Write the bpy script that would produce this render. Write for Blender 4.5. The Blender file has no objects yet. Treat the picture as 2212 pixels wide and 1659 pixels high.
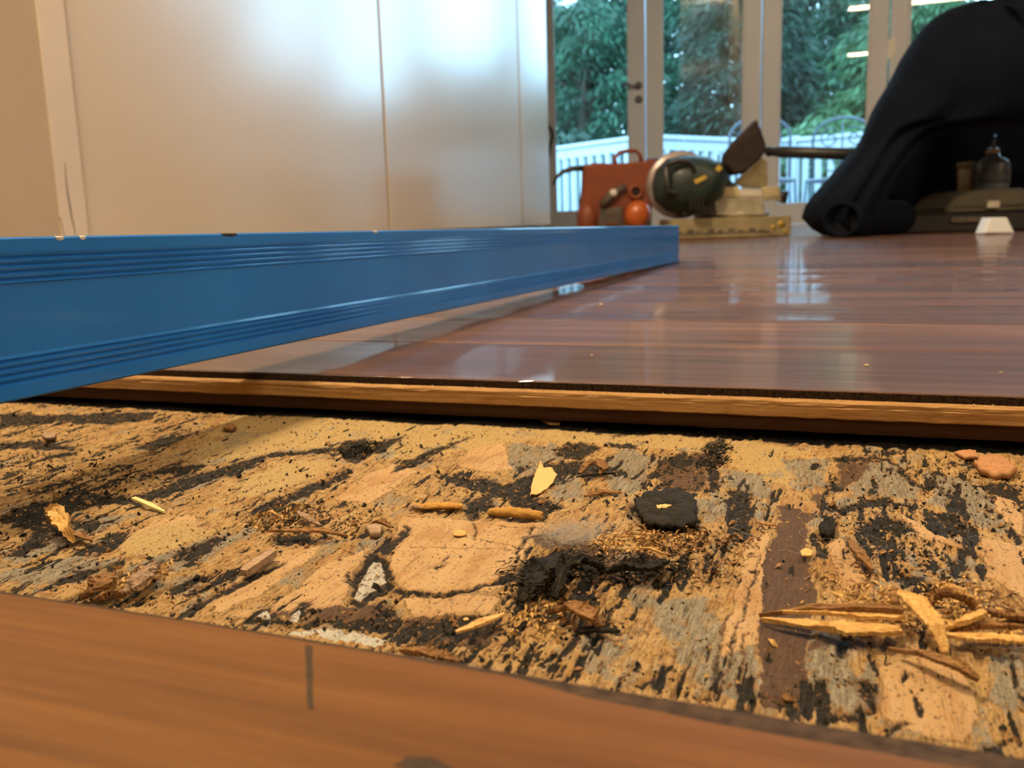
import bpy, bmesh, math, random
import numpy as np
from mathutils import Vector, Matrix, Euler
random.seed(7); rng = np.random.default_rng(11)
sc = bpy.context.scene
COL = sc.collection

# ------------------------------------------------------------------ camera
# the room's own axes: x runs along the floorboards, y towards the glass doors, z up; metres
PITCH, ROLL, YAW = math.radians(9.97), math.radians(1.8), math.radians(20.5)
cam_d = bpy.data.cameras.new('camera')
cam = bpy.data.objects.new('camera', cam_d); COL.objects.link(cam)
cam_d.sensor_fit = 'HORIZONTAL'; cam_d.sensor_width = 36.0
cam_d.lens = 36.0 * 2000 / 2212
cam_d.clip_start = 0.01; cam_d.clip_end = 200
fwd0 = Vector((0, math.cos(PITCH), -math.sin(PITCH))); up0 = Vector((0, math.sin(PITCH), math.cos(PITCH))); r0 = Vector((1, 0, 0))
rt = math.cos(ROLL) * r0 - math.sin(ROLL) * up0
up = math.sin(ROLL) * r0 + math.cos(ROLL) * up0
RM = Matrix((rt, up, -fwd0)).transposed()
cam.matrix_world = Matrix.Translation((0, 0, .08)) @ (Matrix.Rotation(YAW, 3, 'Z') @ RM).to_4x4()
cam_d.dof.use_dof = True
cam_d.dof.focus_distance = 0.325
cam_d.dof.aperture_fstop = 22
sc.camera = cam

# ------------------------------------------------------------------ sky, exposure
w = bpy.data.worlds.new('World'); sc.world = w; w.use_nodes = True
bg = w.node_tree.nodes['Background']
bg.inputs[0].default_value = (0.38, 0.74, 1.0, 1); bg.inputs[1].default_value = 9.5
sc.view_settings.view_transform = 'Standard'; sc.view_settings.look = 'None'
sc.view_settings.exposure = 0.0; sc.view_settings.gamma = 1.0
sc.view_settings.use_curve_mapping = False
LAMP_COL = (1.0, .76, .47)
LAMP_POWER = 64.0
sc.cycles.max_bounces = 8

# ------------------------------------------------------------------ helpers
def link(name, me, parent=None):
    o = bpy.data.objects.new(name, me); COL.objects.link(o)
    if parent is not None: o.parent = parent
    return o
def tag(o, label=None, cat=None, group=None, kind=None):
    if label: o['label'] = label
    if cat: o['category'] = cat
    if group: o['group'] = group
    if kind: o['kind'] = kind
    return o
def empty(name, loc=(0, 0, 0), rz=0.0):
    o = bpy.data.objects.new(name, None); COL.objects.link(o)
    o.location = loc; o.rotation_euler = (0, 0, rz); o.empty_display_size = .05
    return o

class MB:
    """collects shapes, then links them as one mesh object"""
    def __init__(s): s.v = []; s.f = []; s.m = []; s.sm = []
    def add(s, vs, fs, mi=0, smooth=False):
        b = len(s.v); s.v += [tuple(p) for p in vs]
        for f in fs: s.f.append([b + i for i in f]); s.m.append(mi); s.sm.append(smooth)
        return s
    def box(s, a, b, mi=0, M=None, bev=0.0):
        x0, y0, z0 = a; x1, y1, z1 = b
        if bev > 0:
            e = bev
            prof = [(x0+e, y0), (x1-e, y0), (x1, y0+e), (x1, y1-e), (x1-e, y1), (x0+e, y1), (x0, y1-e), (x0, y0+e)]
            def ring(z, k):
                cx, cy = (x0+x1)/2, (y0+y1)/2
                return [(px + (k if px < cx else -k), py + (k if py < cy else -k), z) for px, py in prof]
            R = [ring(z0, e), ring(z0+e, 0), ring(z1-e, 0), ring(z1, e)]
            vs = [p for r in R for p in r]; fs = []
            for i in range(3):
                for j in range(8): fs.append((i*8+j, i*8+(j+1) % 8, (i+1)*8+(j+1) % 8, (i+1)*8+j))
            fs.append(tuple(range(7, -1, -1))); fs.append(tuple(range(24, 32)))
        else:
            vs = [(x0,y0,z0),(x1,y0,z0),(x1,y1,z0),(x0,y1,z0),(x0,y0,z1),(x1,y0,z1),(x1,y1,z1),(x0,y1,z1)]
            fs = [(3,2,1,0),(4,5,6,7),(0,1,5,4),(1,2,6,5),(2,3,7,6),(3,0,4,7)]
        if M is not None: vs = [tuple(M @ Vector(p)) for p in vs]
        return s.add(vs, fs, mi)
    def prism(s, poly, y0, y1, mi=0, M=None, smooth=False):
        """poly in (x, z), extruded along y"""
        n = len(poly)
        vs = [(x, y0, z) for x, z in poly] + [(x, y1, z) for x, z in poly]
        fs = [tuple(range(n)), tuple(range(2*n-1, n-1, -1))] + [((i+1) % n, i, n+i, n+(i+1) % n) for i in range(n)]
        if M is not None: vs = [tuple(M @ Vector(p)) for p in vs]
        return s.add(vs, fs, mi, smooth)
    def tube(s, pts, rad, n=10, mi=0, cap=True, flat=1.0):
        pts = [Vector(p) for p in pts]; rs = rad if isinstance(rad, (list, tuple)) else [rad]*len(pts)
        vs = []; fs = []; ref = None
        for i, p in enumerate(pts):
            t = (pts[min(i+1, len(pts)-1)] - pts[max(i-1, 0)]).normalized()
            if ref is None: ref = Vector((0, 0, 1)) if abs(t.z) < .9 else Vector((1, 0, 0))
            a = t.cross(ref).normalized(); b = a.cross(t).normalized(); ref = b
            for k in range(n):
                an = 2*math.pi*k/n
                vs.append(p + a*math.cos(an)*rs[i] + b*math.sin(an)*rs[i]*flat)
        for i in range(len(pts)-1):
            for k in range(n): fs.append((i*n+k, i*n+(k+1) % n, (i+1)*n+(k+1) % n, (i+1)*n+k))
        if cap: fs.append(tuple(range(n-1, -1, -1))); fs.append(tuple(range((len(pts)-1)*n, len(pts)*n)))
        return s.add(vs, fs, mi, True)
    def lathe(s, prof, c=(0, 0, 0), axis='Z', n=24, mi=0):
        vs = []; fs = []
        for r, h in prof:
            for k in range(n):
                a = 2*math.pi*k/n; x, y, z = r*math.cos(a), r*math.sin(a), h
                if axis == 'Y': x, y, z = x, z, y
                if axis == 'X': x, y, z = z, x, y
                vs.append((c[0]+x, c[1]+y, c[2]+z))
        m = len(prof)
        for i in range(m-1):
            for k in range(n): fs.append((i*n+k, i*n+(k+1) % n, (i+1)*n+(k+1) % n, (i+1)*n+k))
        fs.append(tuple(range(n-1, -1, -1))); fs.append(tuple(range((m-1)*n, m*n)))
        return s.add(vs, fs, mi, True)
    def loft(s, rings, mi=0, cap=True, smooth=True):
        n = len(rings[0]); vs = [p for r in rings for p in r]; fs = []
        for i in range(len(rings)-1):
            for k in range(n): fs.append((i*n+k, i*n+(k+1) % n, (i+1)*n+(k+1) % n, (i+1)*n+k))
        if cap: fs.append(tuple(range(n-1, -1, -1))); fs.append(tuple(range((len(rings)-1)*n, len(rings)*n)))
        return s.add(vs, fs, mi, smooth)
    def build(s, name, mats, parent=None, recalc=True):
        me = bpy.data.meshes.new(name); me.from_pydata(s.v, [], s.f)
        if not isinstance(mats, (list, tuple)): mats = [mats]
        for m in mats: me.materials.append(m)
        me.polygons.foreach_set('material_index', s.m); me.polygons.foreach_set('use_smooth', s.sm)
        if recalc:
            bm = bmesh.new(); bm.from_mesh(me); bmesh.ops.recalc_face_normals(bm, faces=bm.faces); bm.to_mesh(me); bm.free()
        me.update()
        return link(name, me, parent)

def nd(nt, t, **kw):
    n = nt.nodes.new(t)
    for k, v in kw.items(): setattr(n, k, v)
    return n
def ramp(nt, stops, fac):
    r = nd(nt, 'ShaderNodeValToRGB'); e = r.color_ramp.elements
    while len(e) > 1: e.remove(e[-1])
    e[0].position = stops[0][0]; e[0].color = (*stops[0][1], 1)
    for p, c in stops[1:]:
        x = e.new(p); x.color = (*c, 1)
    nt.links.new(fac, r.inputs[0]); return r.outputs[0]
def new_mat(name):
    m = bpy.data.materials.new(name); m.use_nodes = True
    return m, m.node_tree, m.node_tree.nodes['Principled BSDF']
def plain(name, c, rough=.5, var=.12, scale=20, bump=.0, metal=0, cior=1.5, coat=0, spec=.5, stretch=(1, 1, 1), bscale=None, coatrough=.08):
    m, nt, b = new_mat(name)
    tc = nd(nt, 'ShaderNodeTexCoord'); mp = nd(nt, 'ShaderNodeMapping'); mp.inputs['Scale'].default_value = stretch
    nt.links.new(tc.outputs['Object'], mp.inputs[0])
    n = nd(nt, 'ShaderNodeTexNoise'); n.inputs['Scale'].default_value = scale; n.inputs['Detail'].default_value = 5
    nt.links.new(mp.outputs[0], n.inputs[0])
    lo = tuple(max(0, x*(1-var)) for x in c); hi = tuple(min(1, x*(1+var)) for x in c)
    nt.links.new(ramp(nt, [(.3, lo), (.7, hi)], n.outputs[0]), b.inputs['Base Color'])
    b.inputs['Roughness'].default_value = rough; b.inputs['Metallic'].default_value = metal
    b.inputs['Specular IOR Level'].default_value = min(spec, .15) if rough > .6 else spec
    b.inputs['Coat Weight'].default_value = coat; b.inputs['Coat Roughness'].default_value = coatrough; b.inputs['Coat IOR'].default_value = cior
    if bump:
        bp = nd(nt, 'ShaderNodeBump'); bp.inputs['Strength'].default_value = 1; bp.inputs['Distance'].default_value = bump
        n2 = nd(nt, 'ShaderNodeTexNoise'); n2.inputs['Scale'].default_value = bscale or scale*4; n2.inputs['Detail'].default_value = 6
        nt.links.new(mp.outputs[0], n2.inputs[0]); nt.links.new(n2.outputs[0], bp.inputs['Height'])
        nt.links.new(bp.outputs[0], b.inputs['Normal'])
    return m
def wood(name, c1, c2, c3, rough=.3, coat=0.0, gscale=(3, 60, 60), bump=.0002, world=False, per_obj=.25, coatrough=.1, nscale=1.0, specks=0.0):
    """wood grain running along local x"""
    m, nt, b = new_mat(name)
    tc = nd(nt, 'ShaderNodeTexCoord'); oi = nd(nt, 'ShaderNodeObjectInfo')
    if world:
        geo = nd(nt, 'ShaderNodeNewGeometry'); src = geo.outputs['Position']
    else: src = tc.outputs['Object']
    add = nd(nt, 'ShaderNodeVectorMath', operation='ADD')
    mul = nd(nt, 'ShaderNodeVectorMath', operation='SCALE'); mul.inputs[0].default_value = (7, 3, 5)
    nt.links.new(oi.outputs['Random'], mul.inputs['Scale']); nt.links.new(src, add.inputs[0]); nt.links.new(mul.outputs[0], add.inputs[1])
    mp = nd(nt, 'ShaderNodeMapping'); mp.inputs['Scale'].default_value = gscale; nt.links.new(add.outputs[0], mp.inputs[0])
    n = nd(nt, 'ShaderNodeTexNoise'); n.inputs['Scale'].default_value = nscale; n.inputs['Detail'].default_value = 8; n.inputs['Roughness'].default_value = .6
    n.inputs['Distortion'].default_value = .6; nt.links.new(mp.outputs[0], n.inputs[0])
    mp2 = nd(nt, 'ShaderNodeMapping'); mp2.inputs['Scale'].default_value = tuple(g*5 for g in gscale); nt.links.new(add.outputs[0], mp2.inputs[0])
    n2 = nd(nt, 'ShaderNodeTexNoise'); n2.inputs['Scale'].default_value = nscale; n2.inputs['Detail'].default_value = 4; nt.links.new(mp2.outputs[0], n2.inputs[0])
    mx = nd(nt, 'ShaderNodeMix'); mx.inputs[0].default_value = .35
    nt.links.new(n.outputs[0], mx.inputs[2]); nt.links.new(n2.outputs[0], mx.inputs[3])
    col = ramp(nt, [(.32, c1), (.5, c2), (.68, c3)], mx.outputs[0])
    hs = nd(nt, 'ShaderNodeHueSaturation'); mr = nd(nt, 'ShaderNodeMapRange'); mr.inputs[3].default_value = 1-per_obj; mr.inputs[4].default_value = 1+per_obj
    nt.links.new(oi.outputs['Random'], mr.inputs[0]); nt.links.new(mr.outputs[0], hs.inputs['Value']); nt.links.new(col, hs.inputs['Color'])
    nt.links.new(hs.outputs[0], b.inputs['Base Color'])
    b.inputs['Roughness'].default_value = rough; b.inputs['Coat Weight'].default_value = coat; b.inputs['Coat Roughness'].default_value = coatrough; b.inputs['Specular IOR Level'].default_value = .15 if rough > .52 else .5
    bp = nd(nt, 'ShaderNodeBump'); bp.inputs['Distance'].default_value = bump
    nt.links.new(mx.outputs[0], bp.inputs['Height']); nt.links.new(bp.outputs[0], b.inputs['Normal'])
    return m
def emit(name, c, s):
    m = bpy.data.materials.new(name); m.use_nodes = True; nt = m.node_tree; nt.nodes.clear()
    e = nd(nt, 'ShaderNodeEmission'); e.inputs[0].default_value = (*c, 1); e.inputs[1].default_value = s
    o = nd(nt, 'ShaderNodeOutputMaterial'); nt.links.new(e.outputs[0], o.inputs[0]); return m
def glass_mat(name, tint=(1, 1, 1), ior=1.5):
    m = bpy.data.materials.new(name); m.use_nodes = True; nt = m.node_tree; nt.nodes.clear()
    t = nd(nt, 'ShaderNodeBsdfTransparent'); t.inputs[0].default_value = (*tint, 1)
    g = nd(nt, 'ShaderNodeBsdfGlossy'); g.inputs['Roughness'].default_value = .0
    f = nd(nt, 'ShaderNodeFresnel'); f.inputs[0].default_value = ior
    mx = nd(nt, 'ShaderNodeMixShader'); nt.links.new(f.outputs[0], mx.inputs[0]); nt.links.new(t.outputs[0], mx.inputs[1]); nt.links.new(g.outputs[0], mx.inputs[2])
    o = nd(nt, 'ShaderNodeOutputMaterial'); nt.links.new(mx.outputs[0], o.inputs[0]); return m

# --- numpy noise, metres/millimetres in, 0..1 out
def vnoise(x, y, seed=0):
    r = np.random.default_rng(seed).random((256, 256)).astype(np.float32)
    xi = np.floor(x).astype(np.int64); yi = np.floor(y).astype(np.int64)
    fx = (x-xi).astype(np.float32); fy = (y-yi).astype(np.float32); fx = fx*fx*(3-2*fx); fy = fy*fy*(3-2*fy)
    a = r[xi & 255, yi & 255]; b = r[(xi+1) & 255, yi & 255]; c = r[xi & 255, (yi+1) & 255]; d = r[(xi+1) & 255, (yi+1) & 255]
    return (a*(1-fx)+b*fx)*(1-fy)+(c*(1-fx)+d*fx)*fy
def fbm(x, y, seed=0, oc=4, g=.5):
    s = 0; a = 1; t = 0
    for i in range(oc):
        s = s+a*vnoise(x*2**i+17.3*i, y*2**i-9.1*i, seed+i*13); t += a; a *= g
    return s/t
def sstep(a, b, x):
    t = np.clip((x-a)/(b-a), 0, 1); return t*t*(3-2*t)

# ------------------------------------------------------------------ materials of the setting
M = {}
M['varnish'] = wood('varnished_hardwood', (.050, .024, .014), (.115, .056, .031), (.21, .105, .057), rough=.6, coat=.5, coatrough=.06, gscale=(2.2, 55, 20), bump=.0003, world=True, per_obj=.3)
M['varnish_near'] = wood('worn_orange_hardwood', (.075, .028, .006), (.125, .051, .011), (.175, .075, .018), rough=.55, coat=.08, coatrough=.3, gscale=(3.5, 75, 20), bump=.0002, world=True, per_obj=.05)
M['lip'] = plain('dirty_edge', (.035, .022, .014), .8, .8, 600, .0004)
M['tongue'] = wood('raw_tongue', (.22, .11, .036), (.42, .235, .085), (.62, .40, .17), rough=.6, gscale=(12, 700, 700), bump=.0006, world=True, per_obj=.05)
M['lower'] = wood('brown_board_side', (.035, .016, .009), (.07, .032, .016), (.10, .05, .025), rough=.65, gscale=(10, 300, 300), bump=.0003, world=True, per_obj=.1)
M['paint'] = plain('white_paint', (.64, .68, .78), .35, .03, 3)
M['ochre'] = plain('beige_wall_paint', (.52, .42, .29), .6, .04, 3)
M['ceil'] = plain('ceiling_paint', (.72, .70, .66), .7, .03, 2)
M['cab'] = plain('satin_cream_board', (.80, .68, .51), .3, .02, 2, coat=1.0, coatrough=.18, cior=2.05)
M['cabtrim'] = plain('cream_trim_paint', (.76, .66, .54), .4, .04, 8)
M['cabcore'] = plain('raw_panel_edge', (.22, .11, .035), .6, .2, 30)  # raw edge colour, darkened to draw the shadow line beside the trim
M['glass'] = glass_mat('door_glass')
M['deck'] = plain('grey_deck_boards', (.25, .24, .22), .7, .2, 8)
M['railw'] = plain('white_rail_paint', (.34, .38, .42), .5, .05, 8)
M['black'] = plain('black_metal', (.02, .02, .022), .4, .2, 30)
M['ground'] = plain('dark_soil', (.03, .04, .02), .9, .4, 1)

# ------------------------------------------------------------------ room shell
XL, XR, YB, YD, ZC = -1.95, 4.6, -6.0, 5.87, 2.5
mb = MB().box((XL-.4, YB-.1, ZC), (XR+.1, YD+.15, ZC+.1)); tag(mb.build('ceiling', M['ceil']), kind='structure')
mb = MB().box((XR, YB, -.03), (XR+.1, YD+.12, ZC)); tag(mb.build('wall_right', M['ochre']), kind='structure')
mb = MB().box((XL-.4, YB-.1, -.03), (XR+.1, YB, ZC)); tag(mb.build('wall_back', M['ochre']), kind='structure')
mb = MB().box((XL-.1, 1.25, -.03), (XL, YD+.12, ZC)); tag(mb.build('wall_left', M['ochre']), kind='structure')
mb = MB().box((XL-.1, YB, -.03), (-1.3405, 1.3005, ZC)); tag(mb.build('wall_near', M['ochre'], ), kind='structure')
# header over the doors and the pier beyond them
mb = MB().box((XL, YD-.02, 2.12), (XR, YD+.12, ZC)); tag(mb.build('wall_front', M['paint']), kind='structure')

# floorboards --------------------------------------------------------------
BW, TH_ = .1375, .0197
floor = empty('floor'); tag(floor, kind='structure')
def board_profile(cup, tilt):
    """closed section (y, z, slot of the edge that follows)"""
    W = BW - .0006
    pts = [(0, -TH_, 2), (0, -.0125, 1), (-.0045, -.0122, 1), (-.0052, -.0115, 1), (-.0052, -.0072, 1), (-.0048, -.0068, 1), (-.0050, -.0064, 1), (-.0049, -.0052, 1), (-.0042, -.0046, 1), (0, -.0042, 0), (0, -.0006, 3)]
    for i in range(9):
        t = i/8; z = cup*((2*t-1)**2-1) + tilt*(t-.5)
        e = .0006 if i in (0, 8) else 0
        pts.append((max(.0006, min(W-.0006, t*W)), z-e*.3, 3))
    pts += [(W, -.0008, 0), (W, -TH_, 2)]
    return pts
def board(x0, x1, y0, cup, tilt, near=False, seg=1):
    pr = board_profile(cup, tilt)
    if near: pr = [p for p in pr if not (p[0] < 0)]
    n = len(pr); vs = []; fs = []; ms = []
    for k in range(seg+1):
        x = x0+(x1-x0)*k/seg
        for i, (y, z, s) in enumerate(pr):
            jy = jz = 0
            if seg > 1 and z < -.003 and y < .001:
                q = vnoise(np.array([x*180.]), np.array([i*1.7]), 5)[0]-.5
                jy = q*.0009 if y < -.001 else q*.0003; jz = q*.0003
            if seg > 1 and i == 10: jz = (vnoise(np.array([x*300.]), np.array([3.3]), 6)[0]-.5)*.0004
            vs.append((x-x0, y+jy, z+jz))
    for k in range(seg):
        for i in range(n): fs.append((k*n+i, (k+1)*n+i, (k+1)*n+(i+1) % n, k*n+(i+1) % n)); ms.append({0: 1, 1: 2, 2: 3, 3: 0}[pr[i][2]])
    fs.append(tuple(range(n))); fs.append(tuple(range((seg+1)*n-1, seg*n-1, -1))); ms += [3, 3]
    me = bpy.data.meshes.new('floorboard'); me.from_pydata(vs, [], fs)
    for m in (M['varnish'], M['lip'], M['tongue'], M['lower']): me.materials.append(m)
    me.polygons.foreach_set('material_index', ms)
    bm = bmesh.new(); bm.from_mesh(me); bmesh.ops.recalc_face_normals(bm, faces=bm.faces); bm.to_mesh(me); bm.free()
    o = link('floorboard', me, floor); o.location = (x0, y0, 0)
    return o
y = .4365; row = 0
while y < 5.9:
    cup = random.uniform(.0003, .0007); tilt = random.uniform(-.0004, .0004)
    if row < 3:
        board(-1.34, 1.6, y, cup, tilt, seg=700 if row == 0 else 1); board(1.6, XR, y, cup, tilt)
    else:
        x = XL
        off = random.uniform(.6, 2.2)
        while x < XR-.01:
            x2 = min(XR, x+off); board(x, x2, y, cup, tilt); x = x2; off = random.uniform(1.6, 2.8)
    y += BW; row += 1
# the joists and underlay the boards lie on
mb = MB().box((XL, .475, -.06), (XR, 6.0, -TH_)); o = mb.build('underlay', M['lower'], floor)
# boards behind the camera
for k in range(1, 4):
    o = board(-1.37, XR, .0, 0.0003, 0, near=True); o.location.y = .1437-.012-BW*k
mb = MB().box((XL, YB, -.06), (XR, -.2805, 0)); o = mb.build('rear_boards', M['varnish'], floor)

# foreground board: its far edge is chewed, with a dirty tongue below
def edge_top(x): return np.interp(x, [-.2, -.118, -.056, -.041, -.015, .012], [.1467, .1459, .1435, .1402, .1382, .1370]) + .0008*(fbm(x*60, x*0+2.2, 31)-.5)
def edge_tongue(x): return np.interp(x, [-.2, -.12, -.057, -.01, .025], [.1499, .1488, .1468, .1452, .1438]) + .0012*(fbm(x*45, x*0+5.2, 41)-.5)
xs = np.linspace(-.75, .45, 700); mb = MB(); rings = []
for x in xs:
    t = float(edge_top(np.array([x]))[0]); u = float(edge_tongue(np.array([x]))[0])
    rings.append([(x, .0072, -TH_), (x, .0072, 0), (x, .03, 0), (x, .06, .0), (x, .09, .0), (x, .115, .0), (x, t-.004, 0), (x, t, -.0001), (x, t+(u-t)*.5, -.0004), (x, u-.0006, -.0009), (x, u-.0001, -.0014), (x, u, -.0025), (x, u, -.0120), (x, t, -.0128), (x, t, -TH_)])
n = 15; vs = [p for r in rings for p in r]; fs = []; ms = []
for i in range(len(rings)-1):
    for k in range(n):
        fs.append((i*n+k, i*n+(k+1) % n, (i+1)*n+(k+1) % n, (i+1)*n+k)); ms.append(0 if k < 7 else (1 if k < 12 else 2))
me = bpy.data.meshes.new('floorboard'); me.from_pydata(vs, [], fs)
M['lip_near'] = plain('grimy_board_edge', (.05, .031, .019), .8, .5, 300, .0003)
for m_ in (M['varnish_near'], M['lip_near'], M['lower']): me.materials.append(m_)
me.polygons.foreach_set('material_index', ms)
bm = bmesh.new(); bm.from_mesh(me); bmesh.ops.recalc_face_normals(bm, faces=bm.faces); bm.to_mesh(me); bm.free()
near_board = link('floorboard', me, floor)
near_board['label'] = 'orange-brown board in the foreground, blurred, with a grimy edge'
# dark cut mark and blot on it
a, b = (-0.0975, 0.1435, 0.0), (-0.0841, 0.1229, -0.0)
mb = MB(); pts = []
for t in np.linspace(0, 1, 9):
    ww = .0008*(1-.3*t)+.0001*math.sin(t*17); pts.append((a[0]+(b[0]-a[0])*t-ww, a[1]+(b[1]-a[1])*t)); 
for t in np.linspace(1, 0, 9):
    ww = .0008*(1-.3*t)+.0001*math.cos(t*13); pts.append((a[0]+(b[0]-a[0])*t+ww, a[1]+(b[1]-a[1])*t))
vs = [(x, y, .00012) for x, y in pts]+[(x, y, -.0004) for x, y in pts]; n = len(pts)
mb.add(vs, [tuple(range(n)), tuple(range(2*n-1, n-1, -1))]+[(i, n+i, n+(i+1) % n, (i+1) % n) for i in range(n)])
M['mark'] = plain('dark_scorch', (.05, .034, .022), .8, .3, 200)
o = mb.build('cut_mark', M['mark'], floor); o['label'] = 'short dark cut mark across the foreground board'
c = (-0.0585, 0.1135, 0.0); mb = MB(); pts = [(c[0]+.0042*math.cos(k*.4)*(1+.25*math.sin(k*2.3)), c[1]+.0022*math.sin(k*.4)) for k in range(16)]
vs = [(x, y, .00012) for x, y in pts]+[(x, y, -.0004) for x, y in pts]; n = 16
mb.add(vs, [tuple(range(n)), tuple(range(2*n-1, n-1, -1))]+[(i, n+i, n+(i+1) % n, (i+1) % n) for i in range(n)])
o = mb.build('stain', M['mark'], floor); o['label'] = 'dark stain at the bottom of the picture'

# ------------------------------------------------------------------ the exposed subfloor, torn and mouldy
ZS = -.0235
NX, NY = 1350, 700
vv = np.linspace(0, 1, NY); yy = 118*(478/118)**vv
uu = np.linspace(0, 1, NX)
Yg = np.repeat(yy[:, None], NX, 1).astype(np.float32)
Xg = (-(1.36*Yg+30) + uu[None, :]*(1.36*Yg+30 + .32*Yg+25)).astype(np.float32)
# ragged distortion of the outlines
wx = Xg + 5.0*(fbm(Xg/9, Yg/9, 1)-.5) + 2.4*(fbm(Xg/2.2, Yg/2.2, 2, 3)-.5)
wy = Yg + 5.0*(fbm(Xg/9, Yg/9, 3)-.5) + 3.0*(fbm(Xg/2.2, Yg/2.2, 4, 3)-.5)
def sdf(poly, x, y):
    d = np.full(x.shape, 1e9, np.float32); ins = np.zeros(x.shape, bool); n = len(poly)
    for i in range(n):
        ax, ay = poly[i]; bx, by = poly[(i+1) % n]
        ex, ey = bx-ax, by-ay; L = ex*ex+ey*ey+1e-9
        t = np.clip(((x-ax)*ex+(y-ay)*ey)/L, 0, 1)
        d = np.minimum(d, (x-ax-ex*t)**2+(y-ay-ey*t)**2)
        if ey != 0:
            c = ((ay > y) != (by > y)) & (x < ex*(y-ay)/ey+ax); ins ^= c
    d = np.sqrt(d); return np.where(ins, -d, d)
def paint(poly, soft=1.5, st=1.0, grow=0.0, warp=1.0):
    xs_ = [p[0] for p in poly]; ys_ = [p[1] for p in poly]; pad = 10+abs(grow)
    r0 = np.searchsorted(yy, min(ys_)-pad); r1 = np.searchsorted(yy, max(ys_)+pad)
    out = np.zeros_like(Xg)
    if r1 <= r0: return out
    X = Xg[r0:r1]+(wx-Xg)[r0:r1]*warp; Y = Yg[r0:r1]+(wy-Yg)[r0:r1]*warp
    out[r0:r1] = np.clip(.5-(sdf(poly, X, Y)-grow)/(2*soft), 0, 1)*st
    return out
def stroke(line, wd, soft=1.0, st=1.0, warp=.6):
    ys_ = [p[1] for p in line]
    r0 = np.searchsorted(yy, min(ys_)-8); r1 = np.searchsorted(yy, max(ys_)+8); out = np.zeros_like(Xg)
    X = Xg[r0:r1]+(wx-Xg)[r0:r1]*warp; Y = Yg[r0:r1]+(wy-Yg)[r0:r1]*warp; d = np.full(X.shape, 1e9, np.float32)
    for (ax, ay), (bx, by) in zip(line[:-1], line[1:]):
        ex, ey = bx-ax, by-ay; t = np.clip(((X-ax)*ex+(Y-ay)*ey)/(ex*ex+ey*ey+1e-9), 0, 1); d = np.minimum(d, np.hypot(X-ax-ex*t, Y-ay-ey*t))
    out[r0:r1] = np.clip(.5-(d-wd)/(2*soft), 0, 1)*st; return out
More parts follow.
